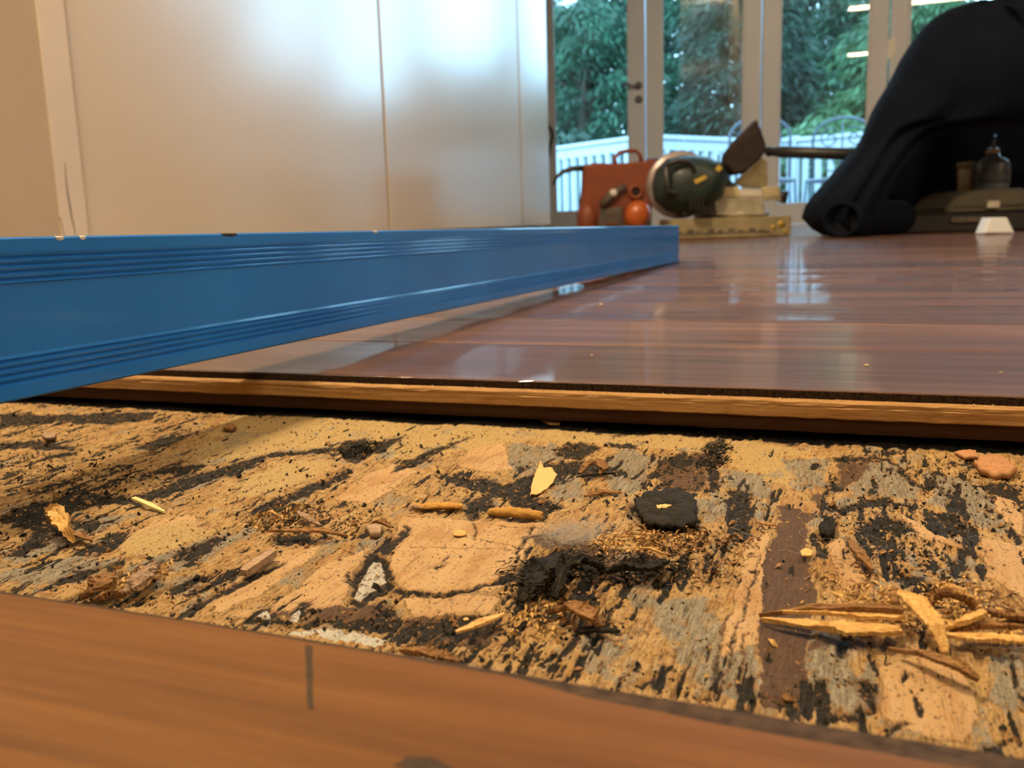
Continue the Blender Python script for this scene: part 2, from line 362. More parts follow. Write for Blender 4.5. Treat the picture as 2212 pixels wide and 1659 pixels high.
DARK = [
 [(-476.8, 401.4), (-434.3, 407.5), (-407.4, 415.8), (-380.3, 424.1), (-369.6, 407.0), (-380.6, 387.6), (-413.8, 387.6), (-447.2, 375.5)],  # dark patch with the blue level's shadow painted in
 [(-409.5, 342.6), (-393.4, 347.3), (-360.0, 343.0), (-365.7, 335.9), (-388.6, 333.4), (-394.2, 329.2)],
 [(-331.9, 349.5), (-330.5, 366.8), (-322.7, 381.2), (-319.7, 387.3), (-317.2, 362.7), (-316.2, 350.3)],
 [(-290.1, 310.4), (-278.8, 327.4), (-269.5, 329.7), (-272.3, 319.4), (-283.1, 312.1), (-282.3, 299.6)],
 [(-269.4, 270.8), (-268.6, 281.8), (-265.2, 315.8), (-253.9, 351.2), (-225.6, 374.2), (-220.9, 367.9), (-250.3, 346.0), (-246.5, 315.9), (-253.4, 301.2), (-256.7, 272.9)],
 [(-298.8, 274.0), (-286.9, 281.7), (-271.8, 281.0), (-263.8, 272.3), (-274.8, 267.5), (-272.5, 252.3), (-252.5, 248.3), (-256.4, 241.5), (-259.6, 230.6), (-253.4, 213.4), (-260.9, 217.6), (-270.7, 237.7), (-281.1, 237.0), (-294.9, 242.5), (-299.9, 246.8), (-299.8, 261.1)],
 [(-237.3, 230.5), (-239.6, 246.0), (-228.2, 233.0), (-231.8, 223.4)],
 [(-208.8, 284.7), (-205.7, 309.0), (-201.5, 334.4), (-197.7, 327.9), (-200.2, 294.9), (-199.6, 273.2), (-202.0, 270.9)],
 [(-204.5, 228.7), (-203.9, 247.7), (-200.7, 256.5), (-198.8, 245.2), (-198.0, 228.4), (-204.0, 220.8)],
 [(-224.0, 198.7), (-224.0, 209.1), (-217.3, 216.3), (-216.8, 211.2), (-217.5, 201.3)],
 [(-185.5, 257.6), (-176.9, 258.9), (-164.9, 259.7), (-169.2, 251.9), (-177.4, 246.9)],
 [(-172.6, 204.1), (-169.8, 218.6), (-166.3, 233.8), (-164.6, 227.0), (-166.3, 210.1), (-171.6, 196.0)],
 [(-188.1, 206.4), (-185.1, 216.2), (-182.7, 219.6), (-181.6, 213.0), (-184.4, 204.2)],
 [(-229.4, 383.8), (-224.7, 391.8), (-209.9, 375.0), (-205.0, 353.5), (-207.3, 347.2), (-228.9, 373.4)],
 [(-206.9, 359.8), (-213.1, 387.5), (-206.6, 399.9), (-202.2, 366.9)],
 [(-187.5, 351.9), (-184.0, 373.9), (-173.7, 407.3), (-176.8, 376.4), (-180.2, 341.2), (-180.1, 334.5)],
 [(-158.7, 336.9), (-141.8, 341.0), (-128.7, 333.9), (-121.1, 351.2), (-123.7, 365.7), (-110.7, 376.0), (-105.0, 359.6), (-111.7, 345.7), (-112.8, 331.2), (-120.5, 315.4), (-126.7, 316.9), (-139.0, 323.3)],
 [(-135.5, 307.3), (-129.1, 320.0), (-122.5, 304.2), (-122.6, 285.6), (-132.1, 300.6)],
 [(-126.1, 320.1), (-105.7, 319.2), (-95.2, 310.2), (-102.9, 301.5), (-114.5, 304.0)],
 [(-142.7, 252.3), (-143.6, 275.9), (-141.8, 274.3), (-136.9, 248.7)],
 [(-149.7, 191.8), (-148.4, 202.7), (-145.0, 198.6), (-138.5, 194.5), (-142.0, 207.2), (-139.8, 208.8), (-136.8, 202.3), (-137.2, 193.4), (-132.4, 198.7), (-124.2, 202.0), (-118.2, 204.9), (-116.7, 214.5), (-111.6, 206.8), (-109.7, 197.4), (-116.0, 196.4), (-135.3, 195.1)],
 [(-115.8, 238.0), (-116.7, 250.9), (-113.7, 242.9)],
 [(-140.0, 224.4), (-140.2, 232.7), (-136.5, 224.3)],
 [(-108.2, 200.1), (-99.5, 207.1), (-90.4, 213.6), (-91.9, 207.2), (-98.6, 199.9)],
 [(-104.5, 192.9), (-93.8, 194.5), (-87.3, 190.0), (-95.6, 188.8)],
 [(-128.1, 394.0), (-119.6, 408.9), (-108.3, 400.4), (-110.6, 377.7), (-123.1, 383.9)],
 [(-105.1, 409.4), (-93.1, 408.5), (-91.2, 400.0), (-101.5, 401.1)],
 [(-109.7, 374.7), (-101.0, 378.4), (-90.5, 360.2), (-99.2, 353.0), (-107.3, 351.0)],
 [(-94.7, 331.9), (-82.3, 335.1), (-83.4, 328.6), (-92.6, 329.3)],
 [(-74.6, 319.0), (-67.9, 331.3), (-59.3, 335.4), (-52.1, 326.5), (-47.0, 297.3), (-52.0, 294.5), (-60.3, 293.7), (-68.3, 304.7)],
 [(-61.3, 422.2), (-55.6, 430.1), (-52.7, 414.2), (-53.1, 389.8), (-47.0, 349.8), (-48.8, 340.5), (-58.0, 388.7)],
 [(-75.9, 388.4), (-68.7, 400.1), (-61.9, 383.8), (-69.3, 370.6)],
 [(-42.1, 346.6), (-33.3, 344.5), (-29.9, 291.2), (-32.9, 289.5), (-37.6, 318.6)],
 [(-92.9, 247.5), (-91.7, 261.2), (-86.4, 266.9), (-82.2, 258.4), (-83.9, 245.9), (-78.5, 235.5), (-80.9, 225.1), (-84.7, 227.3), (-86.2, 237.2)],
 [(-80.5, 254.9), (-77.5, 262.6), (-70.5, 256.5), (-72.8, 249.7), (-76.4, 244.6), (-78.7, 236.1)],
 [(-67.5, 254.7), (-63.1, 259.8), (-51.0, 265.5), (-50.9, 257.0), (-56.5, 251.4), (-63.9, 250.7)],
 [(-64.1, 214.8), (-58.6, 217.3), (-53.5, 216.2), (-60.5, 212.8)],
 [(-7.5, 357.9), (-4.1, 379.3), (-3.2, 368.0), (-5.3, 352.2)],
 [(-6.4, 403.4), (12.3, 411.0), (20.8, 392.6), (27.4, 359.3), (22.7, 371.9), (15.2, 403.1), (-5.7, 397.3)],
 [(-3.6, 327.6), (-0.7, 338.2), (5.7, 347.8), (13.8, 352.9), (22.9, 345.4), (16.1, 344.2), (8.3, 341.1), (1.5, 332.7), (-2.5, 324.2)],
 [(3.0, 313.6), (8.0, 325.4), (16.5, 325.6), (21.5, 312.5), (12.7, 314.8), (7.8, 310.6), (14.4, 295.5), (17.2, 289.3), (12.1, 293.2), (4.4, 309.3)],
 [(-9.0, 305.6), (-4.4, 316.6), (-3.7, 303.8), (-5.7, 295.6), (-8.2, 298.0)],
 [(0.7, 301.8), (3.0, 299.7), (4.4, 285.7), (7.4, 276.0), (5.2, 277.7), (2.1, 287.9)],
 [(12.9, 278.7), (17.9, 276.4), (25.5, 268.9), (20.8, 256.4), (17.6, 269.1)],
 [(26.1, 339.1), (35.7, 337.9), (36.3, 319.3), (32.6, 312.3), (29.8, 324.2)],
 [(45.0, 380.1), (56.0, 382.8), (60.6, 373.2), (55.1, 356.6), (48.7, 366.0)],
 [(-13.5, 191.0), (-8.6, 192.4), (-9.6, 188.0), (-11.7, 187.9)],
 [(-3.7, 189.8), (2.2, 191.6), (1.4, 188.1), (-2.8, 186.8)],
 [(8.6, 186.3), (11.7, 188.3), (11.8, 185.5), (9.0, 184.3)],
 [(-42.1, 190.9), (-39.7, 192.3), (-38.8, 189.5), (-41.3, 188.3)],
 [(-30.2, 187.9), (-28.1, 189.0), (-27.5, 186.3), (-29.6, 185.6)],
 [(29.1, 189.4), (30.8, 190.3), (30.6, 187.5), (29.0, 186.8)],
 [(2.4, 203.8), (5.3, 205.1), (7.0, 192.9), (5.6, 191.5)],
]
MID = [   # weaker, mottled char
 [(-76.6, 392.3), (-58.8, 402.4), (-49.0, 341.7), (-56.7, 330.6), (-71.7, 335.9), (-76.5, 372.6)],
 [(-63.8, 291.3), (-46.2, 296.1), (-34.6, 287.7), (-33.5, 257.8), (-42.8, 249.8), (-55.1, 271.3)],
 [(-383.3, 319.7), (-353.7, 335.9), (-298.7, 318.5), (-281.3, 285.9), (-324.4, 268.2)],
 [(30.2, 417.6), (66.6, 414.7), (52.5, 318.1), (36.4, 332.9), (25.6, 370.0)],
 [(5.9, 358.8), (34.0, 337.5), (33.5, 276.8), (23.7, 257.2), (12.7, 270.9), (-0.2, 318.2)],
 [(-87.5, 215.7), (-63.4, 235.4), (-51.3, 211.9), (-68.7, 191.4), (-88.7, 185.4), (-102.8, 199.5)],
 [(-210.9, 284.7), (-170.5, 298.2), (-151.1, 272.8), (-166.5, 258.8), (-194.3, 261.3)],
 [(-96.8, 259.8), (-73.8, 274.8), (-50.3, 268.5), (-48.2, 250.1), (-63.4, 235.4), (-75.3, 222.3), (-85.8, 225.7)],
]
GREY = [
 [(-249.5, 202.8), (-238.6, 217.1), (-214.1, 225.2), (-216.8, 216.0), (-214.8, 199.9), (-240.4, 194.8)],
 [(-264.0, 253.4), (-249.0, 263.1), (-248.2, 241.7), (-247.6, 211.6), (-258.6, 210.7), (-265.6, 231.9)],
 [(-267.0, 310.8), (-254.2, 345.9), (-244.2, 331.8), (-246.8, 294.6), (-261.1, 284.3)],
 [(-142.9, 364.3), (-150.8, 397.0), (-130.0, 400.0), (-115.0, 383.3), (-124.0, 364.9), (-125.2, 338.8)],
 [(-112.1, 340.7), (-104.5, 354.6), (-91.9, 315.6), (-108.0, 322.3)],
 [(-101.9, 374.1), (-96.0, 400.6), (-78.6, 387.8), (-74.0, 338.5), (-81.4, 324.2)],
 [(-48.7, 377.1), (-37.3, 371.9), (-26.3, 355.0), (-26.0, 337.9), (-35.6, 343.9), (-45.2, 350.3)],
 [(-26.3, 396.2), (-8.8, 400.4), (-7.5, 357.9), (-22.0, 349.8), (-19.2, 368.0), (-27.9, 390.4)],
 [(6.0, 398.6), (18.2, 401.5), (25.2, 368.0), (23.3, 353.6), (5.7, 352.6), (-2.2, 333.4), (-4.3, 329.0), (0.2, 354.2)],
 [(27.0, 391.2), (45.4, 384.1), (49.6, 352.3), (51.2, 328.5), (47.5, 317.6), (37.9, 334.9), (29.1, 347.0)],
 [(27.4, 293.3), (32.0, 297.4), (33.1, 274.6), (29.5, 270.1), (24.4, 280.8)],
 [(-53.6, 238.2), (-38.5, 239.3), (-19.2, 216.1), (-17.4, 187.4), (-28.5, 190.1), (-42.5, 214.5)],
 [(-9.2, 229.8), (3.9, 230.9), (2.0, 195.3), (-7.5, 196.5)],
 [(-60.3, 206.6), (-52.9, 208.8), (-46.9, 188.8), (-55.0, 190.9)],
 [(31.2, 226.2), (40.2, 233.8), (34.3, 193.9), (31.9, 208.5)],
 [(-207.3, 222.8), (-205.8, 248.1), (-191.3, 257.0), (-192.2, 237.8), (-193.1, 216.6)],
 [(-53.4, 331.4), (-43.3, 331.1), (-40.2, 307.5), (-47.7, 305.5)],
]
WHITE = [
 [(-139.8, 244.5), (-136.9, 243.7), (-126.5, 228.2), (-126.3, 221.9), (-127.0, 213.2), (-129.9, 214.6), (-135.7, 229.7)],
 [(-135.5, 190.7), (-129.1, 193.4), (-107.8, 193.8), (-106.4, 189.4), (-121.3, 188.8), (-134.4, 189.9)],
 [(-149.2, 196.2), (-148.4, 200.5), (-143.1, 194.3)], [(-140.1, 200.1), (-139.4, 203.1), (-136.1, 196.4), (-138.5, 194.5)],
]
TEAR = [(-143.5, 249.1), (-138.8, 249.0), (-126.1, 231.7), (-123.2, 225.9), (-123.8, 218.7), (-125.1, 210.4), (-129.8, 212.0), (-137.8, 229.1)]
SMOOTH = [
 [(-151.4, 287.6), (-122.0, 286.8), (-98.9, 291.9), (-92.9, 244.8), (-93.8, 228.4), (-118.4, 222.4), (-130.9, 237.2), (-144.5, 267.2)],
 [(-149.0, 205.8), (-152.6, 236.0), (-146.0, 250.6), (-135.7, 221.6), (-129.6, 208.1), (-141.8, 195.3), (-155.9, 194.2)],
 [(-171.9, 200.9), (-171.1, 243.6), (-161.6, 250.7), (-157.1, 208.5), (-160.5, 194.4)],
 [(-158.7, 352.6), (-165.2, 391.9), (-155.7, 400.6), (-133.3, 352.7), (-142.7, 347.4)],
 [(7.2, 212.1), (17.5, 224.5), (25.2, 216.6), (27.6, 208.8), (26.6, 199.1), (22.4, 186.0), (11.5, 185.6), (8.0, 192.4)],
 [(-185.1, 297.5), (-190.0, 329.8), (-189.1, 353.2), (-172.1, 341.7), (-169.0, 295.6)],
 [(-235.9, 255.4), (-226.2, 266.2), (-212.2, 251.4), (-219.4, 225.9), (-230.7, 231.8)],
 [(-115.7, 217.1), (-89.4, 227.9), (-88.7, 215.3), (-105.9, 205.8)],
 [(-4.9, 300.3), (-0.0, 301.6), (5.3, 268.8), (8.7, 256.1), (0.5, 253.7), (-5.2, 285.1)],
 [(16.2, 332.8), (31.4, 307.9), (32.8, 301.8), (18.2, 313.4)],
 [(-30.2, 286.7), (-24.4, 302.0), (-19.2, 216.1), (-27.0, 208.8), (-28.5, 248.7)],
 [(40.0, 314.7), (51.2, 309.0), (44.5, 263.2), (37.5, 281.5)],
 [(49.1, 369.7), (55.3, 359.5), (54.6, 332.8), (52.5, 318.1), (48.6, 341.3)],
]
SAND = [
 [(-327.5, 423.4), (-274.3, 434.6), (-139.8, 434.6), (-26.7, 421.1), (-16.1, 406.7), (-44.6, 399.9), (-143.1, 408.3), (-182.5, 363.0), (-253.4, 359.4), (-309.9, 380.8)],
 [(-52.0, 408.3), (-40.5, 424.2), (-28.7, 395.7), (-20.9, 378.8), (-20.9, 359.0), (-30.9, 359.1), (-42.7, 378.5)],
 [(-298.7, 363.0), (-273.5, 389.0), (-234.4, 377.8), (-256.8, 349.6), (-271.8, 329.1)],
 [(-235.9, 304.2), (-236.5, 341.7), (-215.7, 346.8), (-209.3, 310.9), (-221.8, 288.1)],
 [(-233.0, 240.8), (-224.1, 258.6), (-207.4, 247.7), (-211.9, 228.0), (-220.9, 225.5)],
]
BROWN = [ [(-23.0, 295.4), (-12.6, 298.2), (-9.6, 268.6), (-7.0, 251.6), (-8.3, 224.6), (-7.5, 200.8), (-8.7, 193.0), (-15.7, 184.9), (-19.2, 216.1), (-23.8, 271.1)] ]
BROWN2 = [
 [(-23.8, 330.5), (-12.4, 325.3), (-11.4, 287.6), (-23.5, 295.2)], [(-11.9, 350.5), (-5.2, 349.8), (-8.4, 330.1), (-12.1, 332.4)],
 [(-76.3, 390.7), (-58.6, 400.8), (-50.3, 344.5), (-64.4, 334.7), (-76.0, 365.2)], [(-6.3, 397.2), (8.0, 400.6), (4.3, 371.2), (-2.2, 356.7)],
 [(-102.6, 276.1), (-95.1, 282.9), (-73.8, 274.8), (-52.4, 272.1), (-50.1, 253.2), (-65.1, 241.8), (-85.6, 262.9)], [(-149.4, 197.7), (-116.9, 216.7), (-113.0, 203.7), (-135.0, 195.8)],
 [(-8.9, 225.8), (13.4, 229.7), (1.8, 222.4), (-7.9, 214.5)], [(24.2, 236.9), (40.9, 239.1), (39.8, 231.2), (26.7, 229.8)],
 [(-111.3, 205.7), (-86.3, 216.0), (-81.7, 197.6), (-98.2, 190.1)],
]
dark = np.zeros_like(Xg); grey = np.zeros_like(Xg); smooth = np.zeros_like(Xg); sand = np.zeros_like(Xg); brown = np.zeros_like(Xg); white = np.zeros_like(Xg); mid = np.zeros_like(Xg)
halo = np.zeros_like(Xg)
for p in DARK:
    dark = np.maximum(dark, paint(p, 1.3, 1.0, .2)); halo = np.maximum(halo, paint(p, 6, 1.0, 4))
for p in MID: mid = np.maximum(mid, paint(p, 4, 1, 1))
for p in GREY: grey = np.maximum(grey, paint(p, 2.5, 1, .5))
for p in SMOOTH: smooth = np.maximum(smooth, paint(p, .8, 1, 0, .6))
for p in SAND: sand = np.maximum(sand, paint(p, 5, 1, 2))
for p in BROWN: brown = np.maximum(brown, paint(p, 1.2, 1, 0, .5))
for p in BROWN2: brown = np.maximum(brown, paint(p, 2.5, .75, 0, 1))
for p in WHITE: white = np.maximum(white, paint(p, .8, 1, 0, .35))
dark = np.maximum(dark, paint(TEAR, .8, 1, .3, .5))
lines = [ [(-121.1, 224.0), (-118.1, 221.8), (-110.1, 223.4), (-99.7, 227.4), (-94.0, 236.4), (-91.1, 246.1)], [(-134.5, 256.4), (-114.8, 261.3), (-97.9, 262.9)], [(-130.7, 305.6), (-120.7, 281.0), (-115.0, 268.1)],
 [(-148.8, 285.5), (-125.4, 286.4), (-108.9, 284.1), (-98.2, 286.0)], [(-113.2, 269.5), (-104.3, 267.3), (-95.3, 264.5)], [(-101.2, 286.2), (-96.8, 259.8), (-93.5, 242.8), (-95.6, 233.1)],
 [(-25.1, 191.1), (-24.9, 228.0), (-25.2, 279.6)], [(-21.8, 192.1), (-22.7, 220.4)], [(-27.1, 192.7), (-28.4, 232.9)], [(-200.5, 271.3), (-192.7, 288.3), (-176.3, 281.1)] ]
lw = [1.3, .25, .35, .25, .3, .6, .35, .25, .25, .7]
for l_, w_ in zip(lines, lw): dark = np.maximum(dark, stroke(l_, w_, .7, .9))
spot = [(-25.5, 264.5)][0]
dark = np.maximum(dark, np.clip(1.6-np.hypot(Xg-spot[0], Yg-spot[1])*.9, 0, 1))
# loose char: streaks along the grain and flecks, thinner on the clean veneer and the sandy strip
gx = Xg + 4*(fbm(Xg/20, Yg/40, 21)-.5)
n1 = fbm(gx/2.6, Yg/15, 22, 5, .6); n2 = fbm(Xg/1.5, Yg/1.9, 23, 4, .6); n3 = fbm(Xg/16, Yg/24, 24, 3)
dens = .17+.55*(n3-.5)+.20*mid+.10*halo-.30*smooth-.16*sand-.26*white
left = sstep(-60, -220, Xg)
dens = dens + .05*left
s_dark = sstep(.70, .78, n1+.45*dens)
f_dark = sstep(.76, .82, .5*n2+.5*fbm(gx/1.1, Yg/4.5, 61, 4, .6)+.46*dens)
dark_r = np.maximum(s_dark, f_dark*.9)
dark = np.maximum(dark*(1-.55*sstep(.50, .72, n2)), dark_r*(1-white))
dark = np.where(white > .5, np.minimum(dark, .15+.8*sstep(.62, .70, n2)), dark)
grey = np.clip(np.maximum(grey*(.35+.9*fbm(Xg/3, Yg/5, 25)), halo*sstep(.50, .62, fbm(Xg/3.4, Yg/6, 26))*.85) + .55*sstep(.60, .72, fbm(Xg/9, Yg/16, 27)) - smooth*.8, 0, 1)
# gap under the far boards: its shade painted in as near-black
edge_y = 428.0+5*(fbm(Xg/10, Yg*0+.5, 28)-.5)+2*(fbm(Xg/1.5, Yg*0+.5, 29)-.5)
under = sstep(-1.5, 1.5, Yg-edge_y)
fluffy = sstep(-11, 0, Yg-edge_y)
brown = np.clip(brown*(.6+.6*fbm(Xg/4, Yg/9, 30)) + .5*fluffy*fbm(Xg/3, Yg/2, 32)+.35*sstep(.62, .72, fbm(Xg/12, Yg/20, 33))*(1-smooth), 0, 1)
tone = fbm(Xg/7, Yg/22, 34, 4)
# relief in metres
def soften(a, k=2):
    for _ in range(k):
        a = (a+np.roll(a, 1, 0)+np.roll(a, -1, 0)+np.roll(a, 1, 1)+np.roll(a, -1, 1))/5
    return a
rough_a = 1-np.clip(smooth+.5*sand+.7*brown, 0, 1)*.9
Hh = 2.2*(fbm(Xg/26, Yg/40, 50, 3)-.5) + .9*soften(smooth, 2) - 1.1*soften(dark, 1)*(1-white*.6) + .5*soften(sand, 4)
Hh += rough_a*(3.0*(fbm(gx/1.5, Yg/13, 51, 5, .65)-.5) + 1.1*(n2-.5) + 1.3*np.abs(fbm(Xg/5, Yg/8, 52)-.5)*2)
Hh += .18*(fbm(gx/.9, Yg/14, 53, 3)-.5)
Hh += .8*(grey*.4)
for p, dp in ((DARK[29], -1.0), (DARK[33], -1.8), (DARK[34], 1.2), (DARK[35], -1.2)): Hh += dp*soften(paint(p, 3), 2)
Hh = np.where(Yg > 445, Hh*sstep(478, 445, Yg), Hh)
Hh = Hh*sstep(118, 128, Yg)
for p_ in range(1): Hh = soften(Hh, 1)
Zg = ZS + np.clip(Hh, -3.2, 2.6)*1e-3
Zg = np.where(Yg > 430, np.minimum(Zg, -.0212), Zg)
Zg = np.where(Yg < 150, np.minimum(Zg, -.0208), Zg)
vs = np.stack([Xg*1e-3, Yg*1e-3, Zg], -1).reshape(-1, 3).astype(np.float32)
idx = np.arange(NX*NY).reshape(NY, NX)
q = np.stack([idx[:-1, :-1], idx[:-1, 1:], idx[1:, 1:], idx[1:, :-1]], -1).reshape(-1, 4).astype(np.int32)
me = bpy.data.meshes.new('subfloor')
me.vertices.add(len(vs)); me.vertices.foreach_set('co', vs.ravel())
me.loops.add(q.size); me.loops.foreach_set('vertex_index', q.ravel())
me.polygons.add(len(q)); me.polygons.foreach_set('loop_start', np.arange(0, q.size, 4, dtype=np.int32)); me.polygons.foreach_set('loop_total', np.full(len(q), 4, np.int32))
me.update(calc_edges=True)
me.polygons.foreach_set('use_smooth', np.ones(len(q), bool))
def colattr(name, a, b, c, d):
    at = me.color_attributes.new(name, 'FLOAT_COLOR', 'POINT')
    at.data.foreach_set('color', np.stack([a, b, c, d], -1).reshape(-1).astype(np.float32))
colattr('wear_a', dark, grey, smooth, sand); colattr('wear_shade_b', brown, white, under, tone)
# node material: crisp ragged edges come from comparing the wear fields with fine noise
m, nt, b = new_mat('torn_subfloor'); Lk = nt.links.new
geo = nd(nt, 'ShaderNodeNewGeometry')
A = nd(nt, 'ShaderNodeVertexColor', layer_name='wear_a'); B = nd(nt, 'ShaderNodeVertexColor', layer_name='wear_shade_b')
sa = nd(nt, 'ShaderNodeSeparateColor'); Lk(A.outputs[0], sa.inputs[0]); sb = nd(nt, 'ShaderNodeSeparateColor'); Lk(B.outputs[0], sb.inputs[0])
def noise(scale, vec=(1, 1, 1), det=6, ro=.6, dist=0):
    mp = nd(nt, 'ShaderNodeMapping'); mp.inputs['Scale'].default_value = vec; Lk(geo.outputs['Position'], mp.inputs[0])
    n = nd(nt, 'ShaderNodeTexNoise'); n.inputs['Scale'].default_value = scale; n.inputs['Detail'].default_value = det; n.inputs['Roughness'].default_value = ro; n.inputs['Distortion'].default_value = dist
    Lk(mp.outputs[0], n.inputs[0]); return n.outputs[0]
def math_(op, a, b_=None, clamp=False):
    n = nd(nt, 'ShaderNodeMath', operation=op); n.use_clamp = clamp
    for i, v in enumerate((a, b_)):
        if v is None: continue
        if isinstance(v, (int, float)): n.inputs[i].default_value = v
        else: Lk(v, n.inputs[i])
    return n.outputs[0]
def mixc(f, c1, c2):
    n = nd(nt, 'ShaderNodeMix', data_type='RGBA')
    if isinstance(f, (int, float)): n.inputs[0].default_value = f
    else: Lk(f, n.inputs[0])
    for i, c in ((6, c1), (7, c2)):
        if isinstance(c, tuple): n.inputs[i].default_value = (*c, 1)
        else: Lk(c, n.inputs[i])
    return n.outputs[2]
def crisp(field, nz, amt=.6, lo=.42, hi=.58):
    s = math_('ADD', field, math_('MULTIPLY', math_('SUBTRACT', nz, .5), amt))
    mr = nd(nt, 'ShaderNodeMapRange', interpolation_type='SMOOTHSTEP'); mr.inputs[1].default_value = lo; mr.inputs[2].default_value = hi; Lk(s, mr.inputs[0]); return mr.outputs[0]
fib = noise(1, (1400, 110, 600), 7, .62, .5)       # fibres, long in y
fine = noise(1600, (1, 1, 1), 6, .65)
med = noise(420, (1, .6, 1), 6, .6)
base = ramp(nt, [(.36, (.055, .032, .016)), (.43, (.24, .125, .042)), (.50, (.47, .295, .115)), (.64, (.62, .43, .20))], math_('ADD', math_('MULTIPLY', fib, .6), math_('MULTIPLY', med, .4)))
toned = mixc(math_('MULTIPLY', B.outputs['Alpha'], .35), base, (.60, .40, .16))
veneer = ramp(nt, [(.28, (.42, .23, .09)), (.42, (.60, .38, .175)), (.7, (.68, .46, .235))], math_('ADD', math_('MULTIPLY', fib, .6), math_('MULTIPLY', B.outputs['Alpha'], .4)))
c = mixc(crisp(sa.outputs[2], med, .5), toned, veneer)
ol_ = math_('MULTIPLY', math_('ABSOLUTE', math_('SUBTRACT', math_('ADD', sa.outputs[2], math_('MULTIPLY', math_('SUBTRACT', med, .5), .5)), .45)), 6.0)
ol2 = math_('SUBTRACT', 1.0, ol_, True)
stn = nd(nt, 'ShaderNodeMapRange', interpolation_type='SMOOTHSTEP'); stn.inputs[1].default_value = .50; stn.inputs[2].default_value = .66; Lk(noise(90, (1, .35, 1), 5, .6, .4), stn.inputs[0])
c = mixc(math_('MULTIPLY', stn.outputs[0], .5), c, (.40, .19, .055))
hl = nd(nt, 'ShaderNodeMapRange', interpolation_type='SMOOTHSTEP'); hl.inputs[1].default_value = .60; hl.inputs[2].default_value = .66; Lk(noise(1, (900, 60, 400), 5, .6, 1.2), hl.inputs[0])
c = mixc(math_('MULTIPLY', hl.outputs[0], .6), c, (.10, .06, .03))
c = mixc(math_('MULTIPLY', ol2, .6), c, (.09, .05, .022))
sandc = ramp(nt, [(.3, (.30, .18, .065)), (.5, (.53, .375, .155)), (.7, (.64, .485, .23))], fine)
c = mixc(crisp(A.outputs['Alpha'], med, .9, .4, .8), c, sandc)
greyc = ramp(nt, [(.34, (.06, .050, .036)), (.46, (.24, .205, .145)), (.62, (.44, .39, .29))], math_('ADD', math_('MULTIPLY', fine, .35), math_('MULTIPLY', fib, .65)))
c = mixc(crisp(sa.outputs[1], math_('ADD', math_('MULTIPLY', fib, .6), math_('MULTIPLY', med, .4)), 2.2, .35, .75), c, greyc)
brownc = ramp(nt, [(.3, (.060, .032, .018)), (.5, (.11, .062, .036)), (.72, (.20, .12, .065))], math_('ADD', math_('MULTIPLY', fib, .6), math_('MULTIPLY', fine, .4)))
c = mixc(crisp(sb.outputs[0], fib, .7), c, brownc)
whitec = ramp(nt, [(.3, (.30, .29, .24)), (.5, (.62, .60, .52)), (.7, (.74, .72, .64))], fine)
c = mixc(crisp(sb.outputs[1], med, .4), c, whitec)
blackc = ramp(nt, [(.40, (.007, .006, .004)), (.54, (.022, .018, .012)), (.66, (.12, .095, .06))], math_('ADD', math_('MULTIPLY', fine, .5), math_('MULTIPLY', fib, .5)))
fr = nd(nt, 'ShaderNodeMapRange', interpolation_type='SMOOTHSTEP'); fr.inputs[1].default_value = .12; fr.inputs[2].default_value = .5
Lk(math_('ADD', sa.outputs[0], math_('MULTIPLY', math_('SUBTRACT', fib, .5), 1.2)), fr.inputs[0])
c = mixc(math_('MULTIPLY', fr.outputs[0], .75), c, (.20, .10, .035))
c = mixc(crisp(sa.outputs[0], math_('ADD', math_('MULTIPLY', fib, .6), math_('MULTIPLY', fine, .4)), 2.0, .40, .66), c, blackc)
# specks everywhere
sp = nd(nt, 'ShaderNodeMapRange', interpolation_type='SMOOTHSTEP'); sp.inputs[1].default_value = .60; sp.inputs[2].default_value = .66; Lk(noise(1150, (1, .8, 1), 3, .5), sp.inputs[0])
c = mixc(math_('MULTIPLY', sp.outputs[0], .7), c, (.05, .035, .018))
c = mixc(sb.outputs[2], c, (.012, .010, .008))  # painted shade of the gap below the far boards
Lk(c, b.inputs['Base Color']); b.inputs['Roughness'].default_value = .75; b.inputs['Specular IOR Level'].default_value = .25
bp = nd(nt, 'ShaderNodeBump'); bp.inputs['Distance'].default_value = .0009; bp.inputs['Strength'].default_value = 1
Lk(math_('ADD', fine, math_('MULTIPLY', fib, .8)), bp.inputs['Height']); Lk(bp.outputs[0], b.inputs['Normal'])
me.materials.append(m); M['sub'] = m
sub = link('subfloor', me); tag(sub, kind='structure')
mb = MB().box((XL, -.3, -.06), (XR, .5, -.0272)); tag(mb.build('underfloor', M['lower']), kind='structure')
def sub_h(x, y):
    """height of the torn subfloor at (x, y) metres"""
    j = int(np.clip(np.searchsorted(yy, y*1000), 0, NY-1)); i = int(np.clip(np.searchsorted(Xg[j], x*1000), 0, NX-1)); return float(Zg[j, i])

# ------------------------------------------------------------------ glass doors on the far side
def door(i, x0, x1, handle=None):
    """one glazed leaf: two stiles, two rails, a pane and its glazing beads"""
    e = empty('door_%d' % i, (x0, YD, 0)); tag(e, kind='structure'); W = x1-x0; g = .003
    z0, z1, sw, br, tr = .012, 2.10, .098, .135, .11
    for a in (g, W-sw): MB().box((a, 0, z0), (a+sw-g, .045, z1), bev=.003).build('stile', M['paint'], e)
    MB().box((sw, .002, z0), (W-sw, .043, br), bev=.002).build('rail', M['paint'], e)
    MB().box((sw, .002, z1-tr), (W-sw, .043, z1), bev=.002).build('rail', M['paint'], e)
    for (a, c) in ((sw, sw+.012), (W-sw-.012, W-sw)): MB().box((a, .0005, br), (c, .0055, z1-tr)).build('glazing_bead', M['paint'], e)
    MB().box((sw, .006, br), (W-sw, .010, z1-tr)).build('glass_pane', M['glass'], e)
    return e
xs_d = [-1.95+.695*k for k in range(10)]
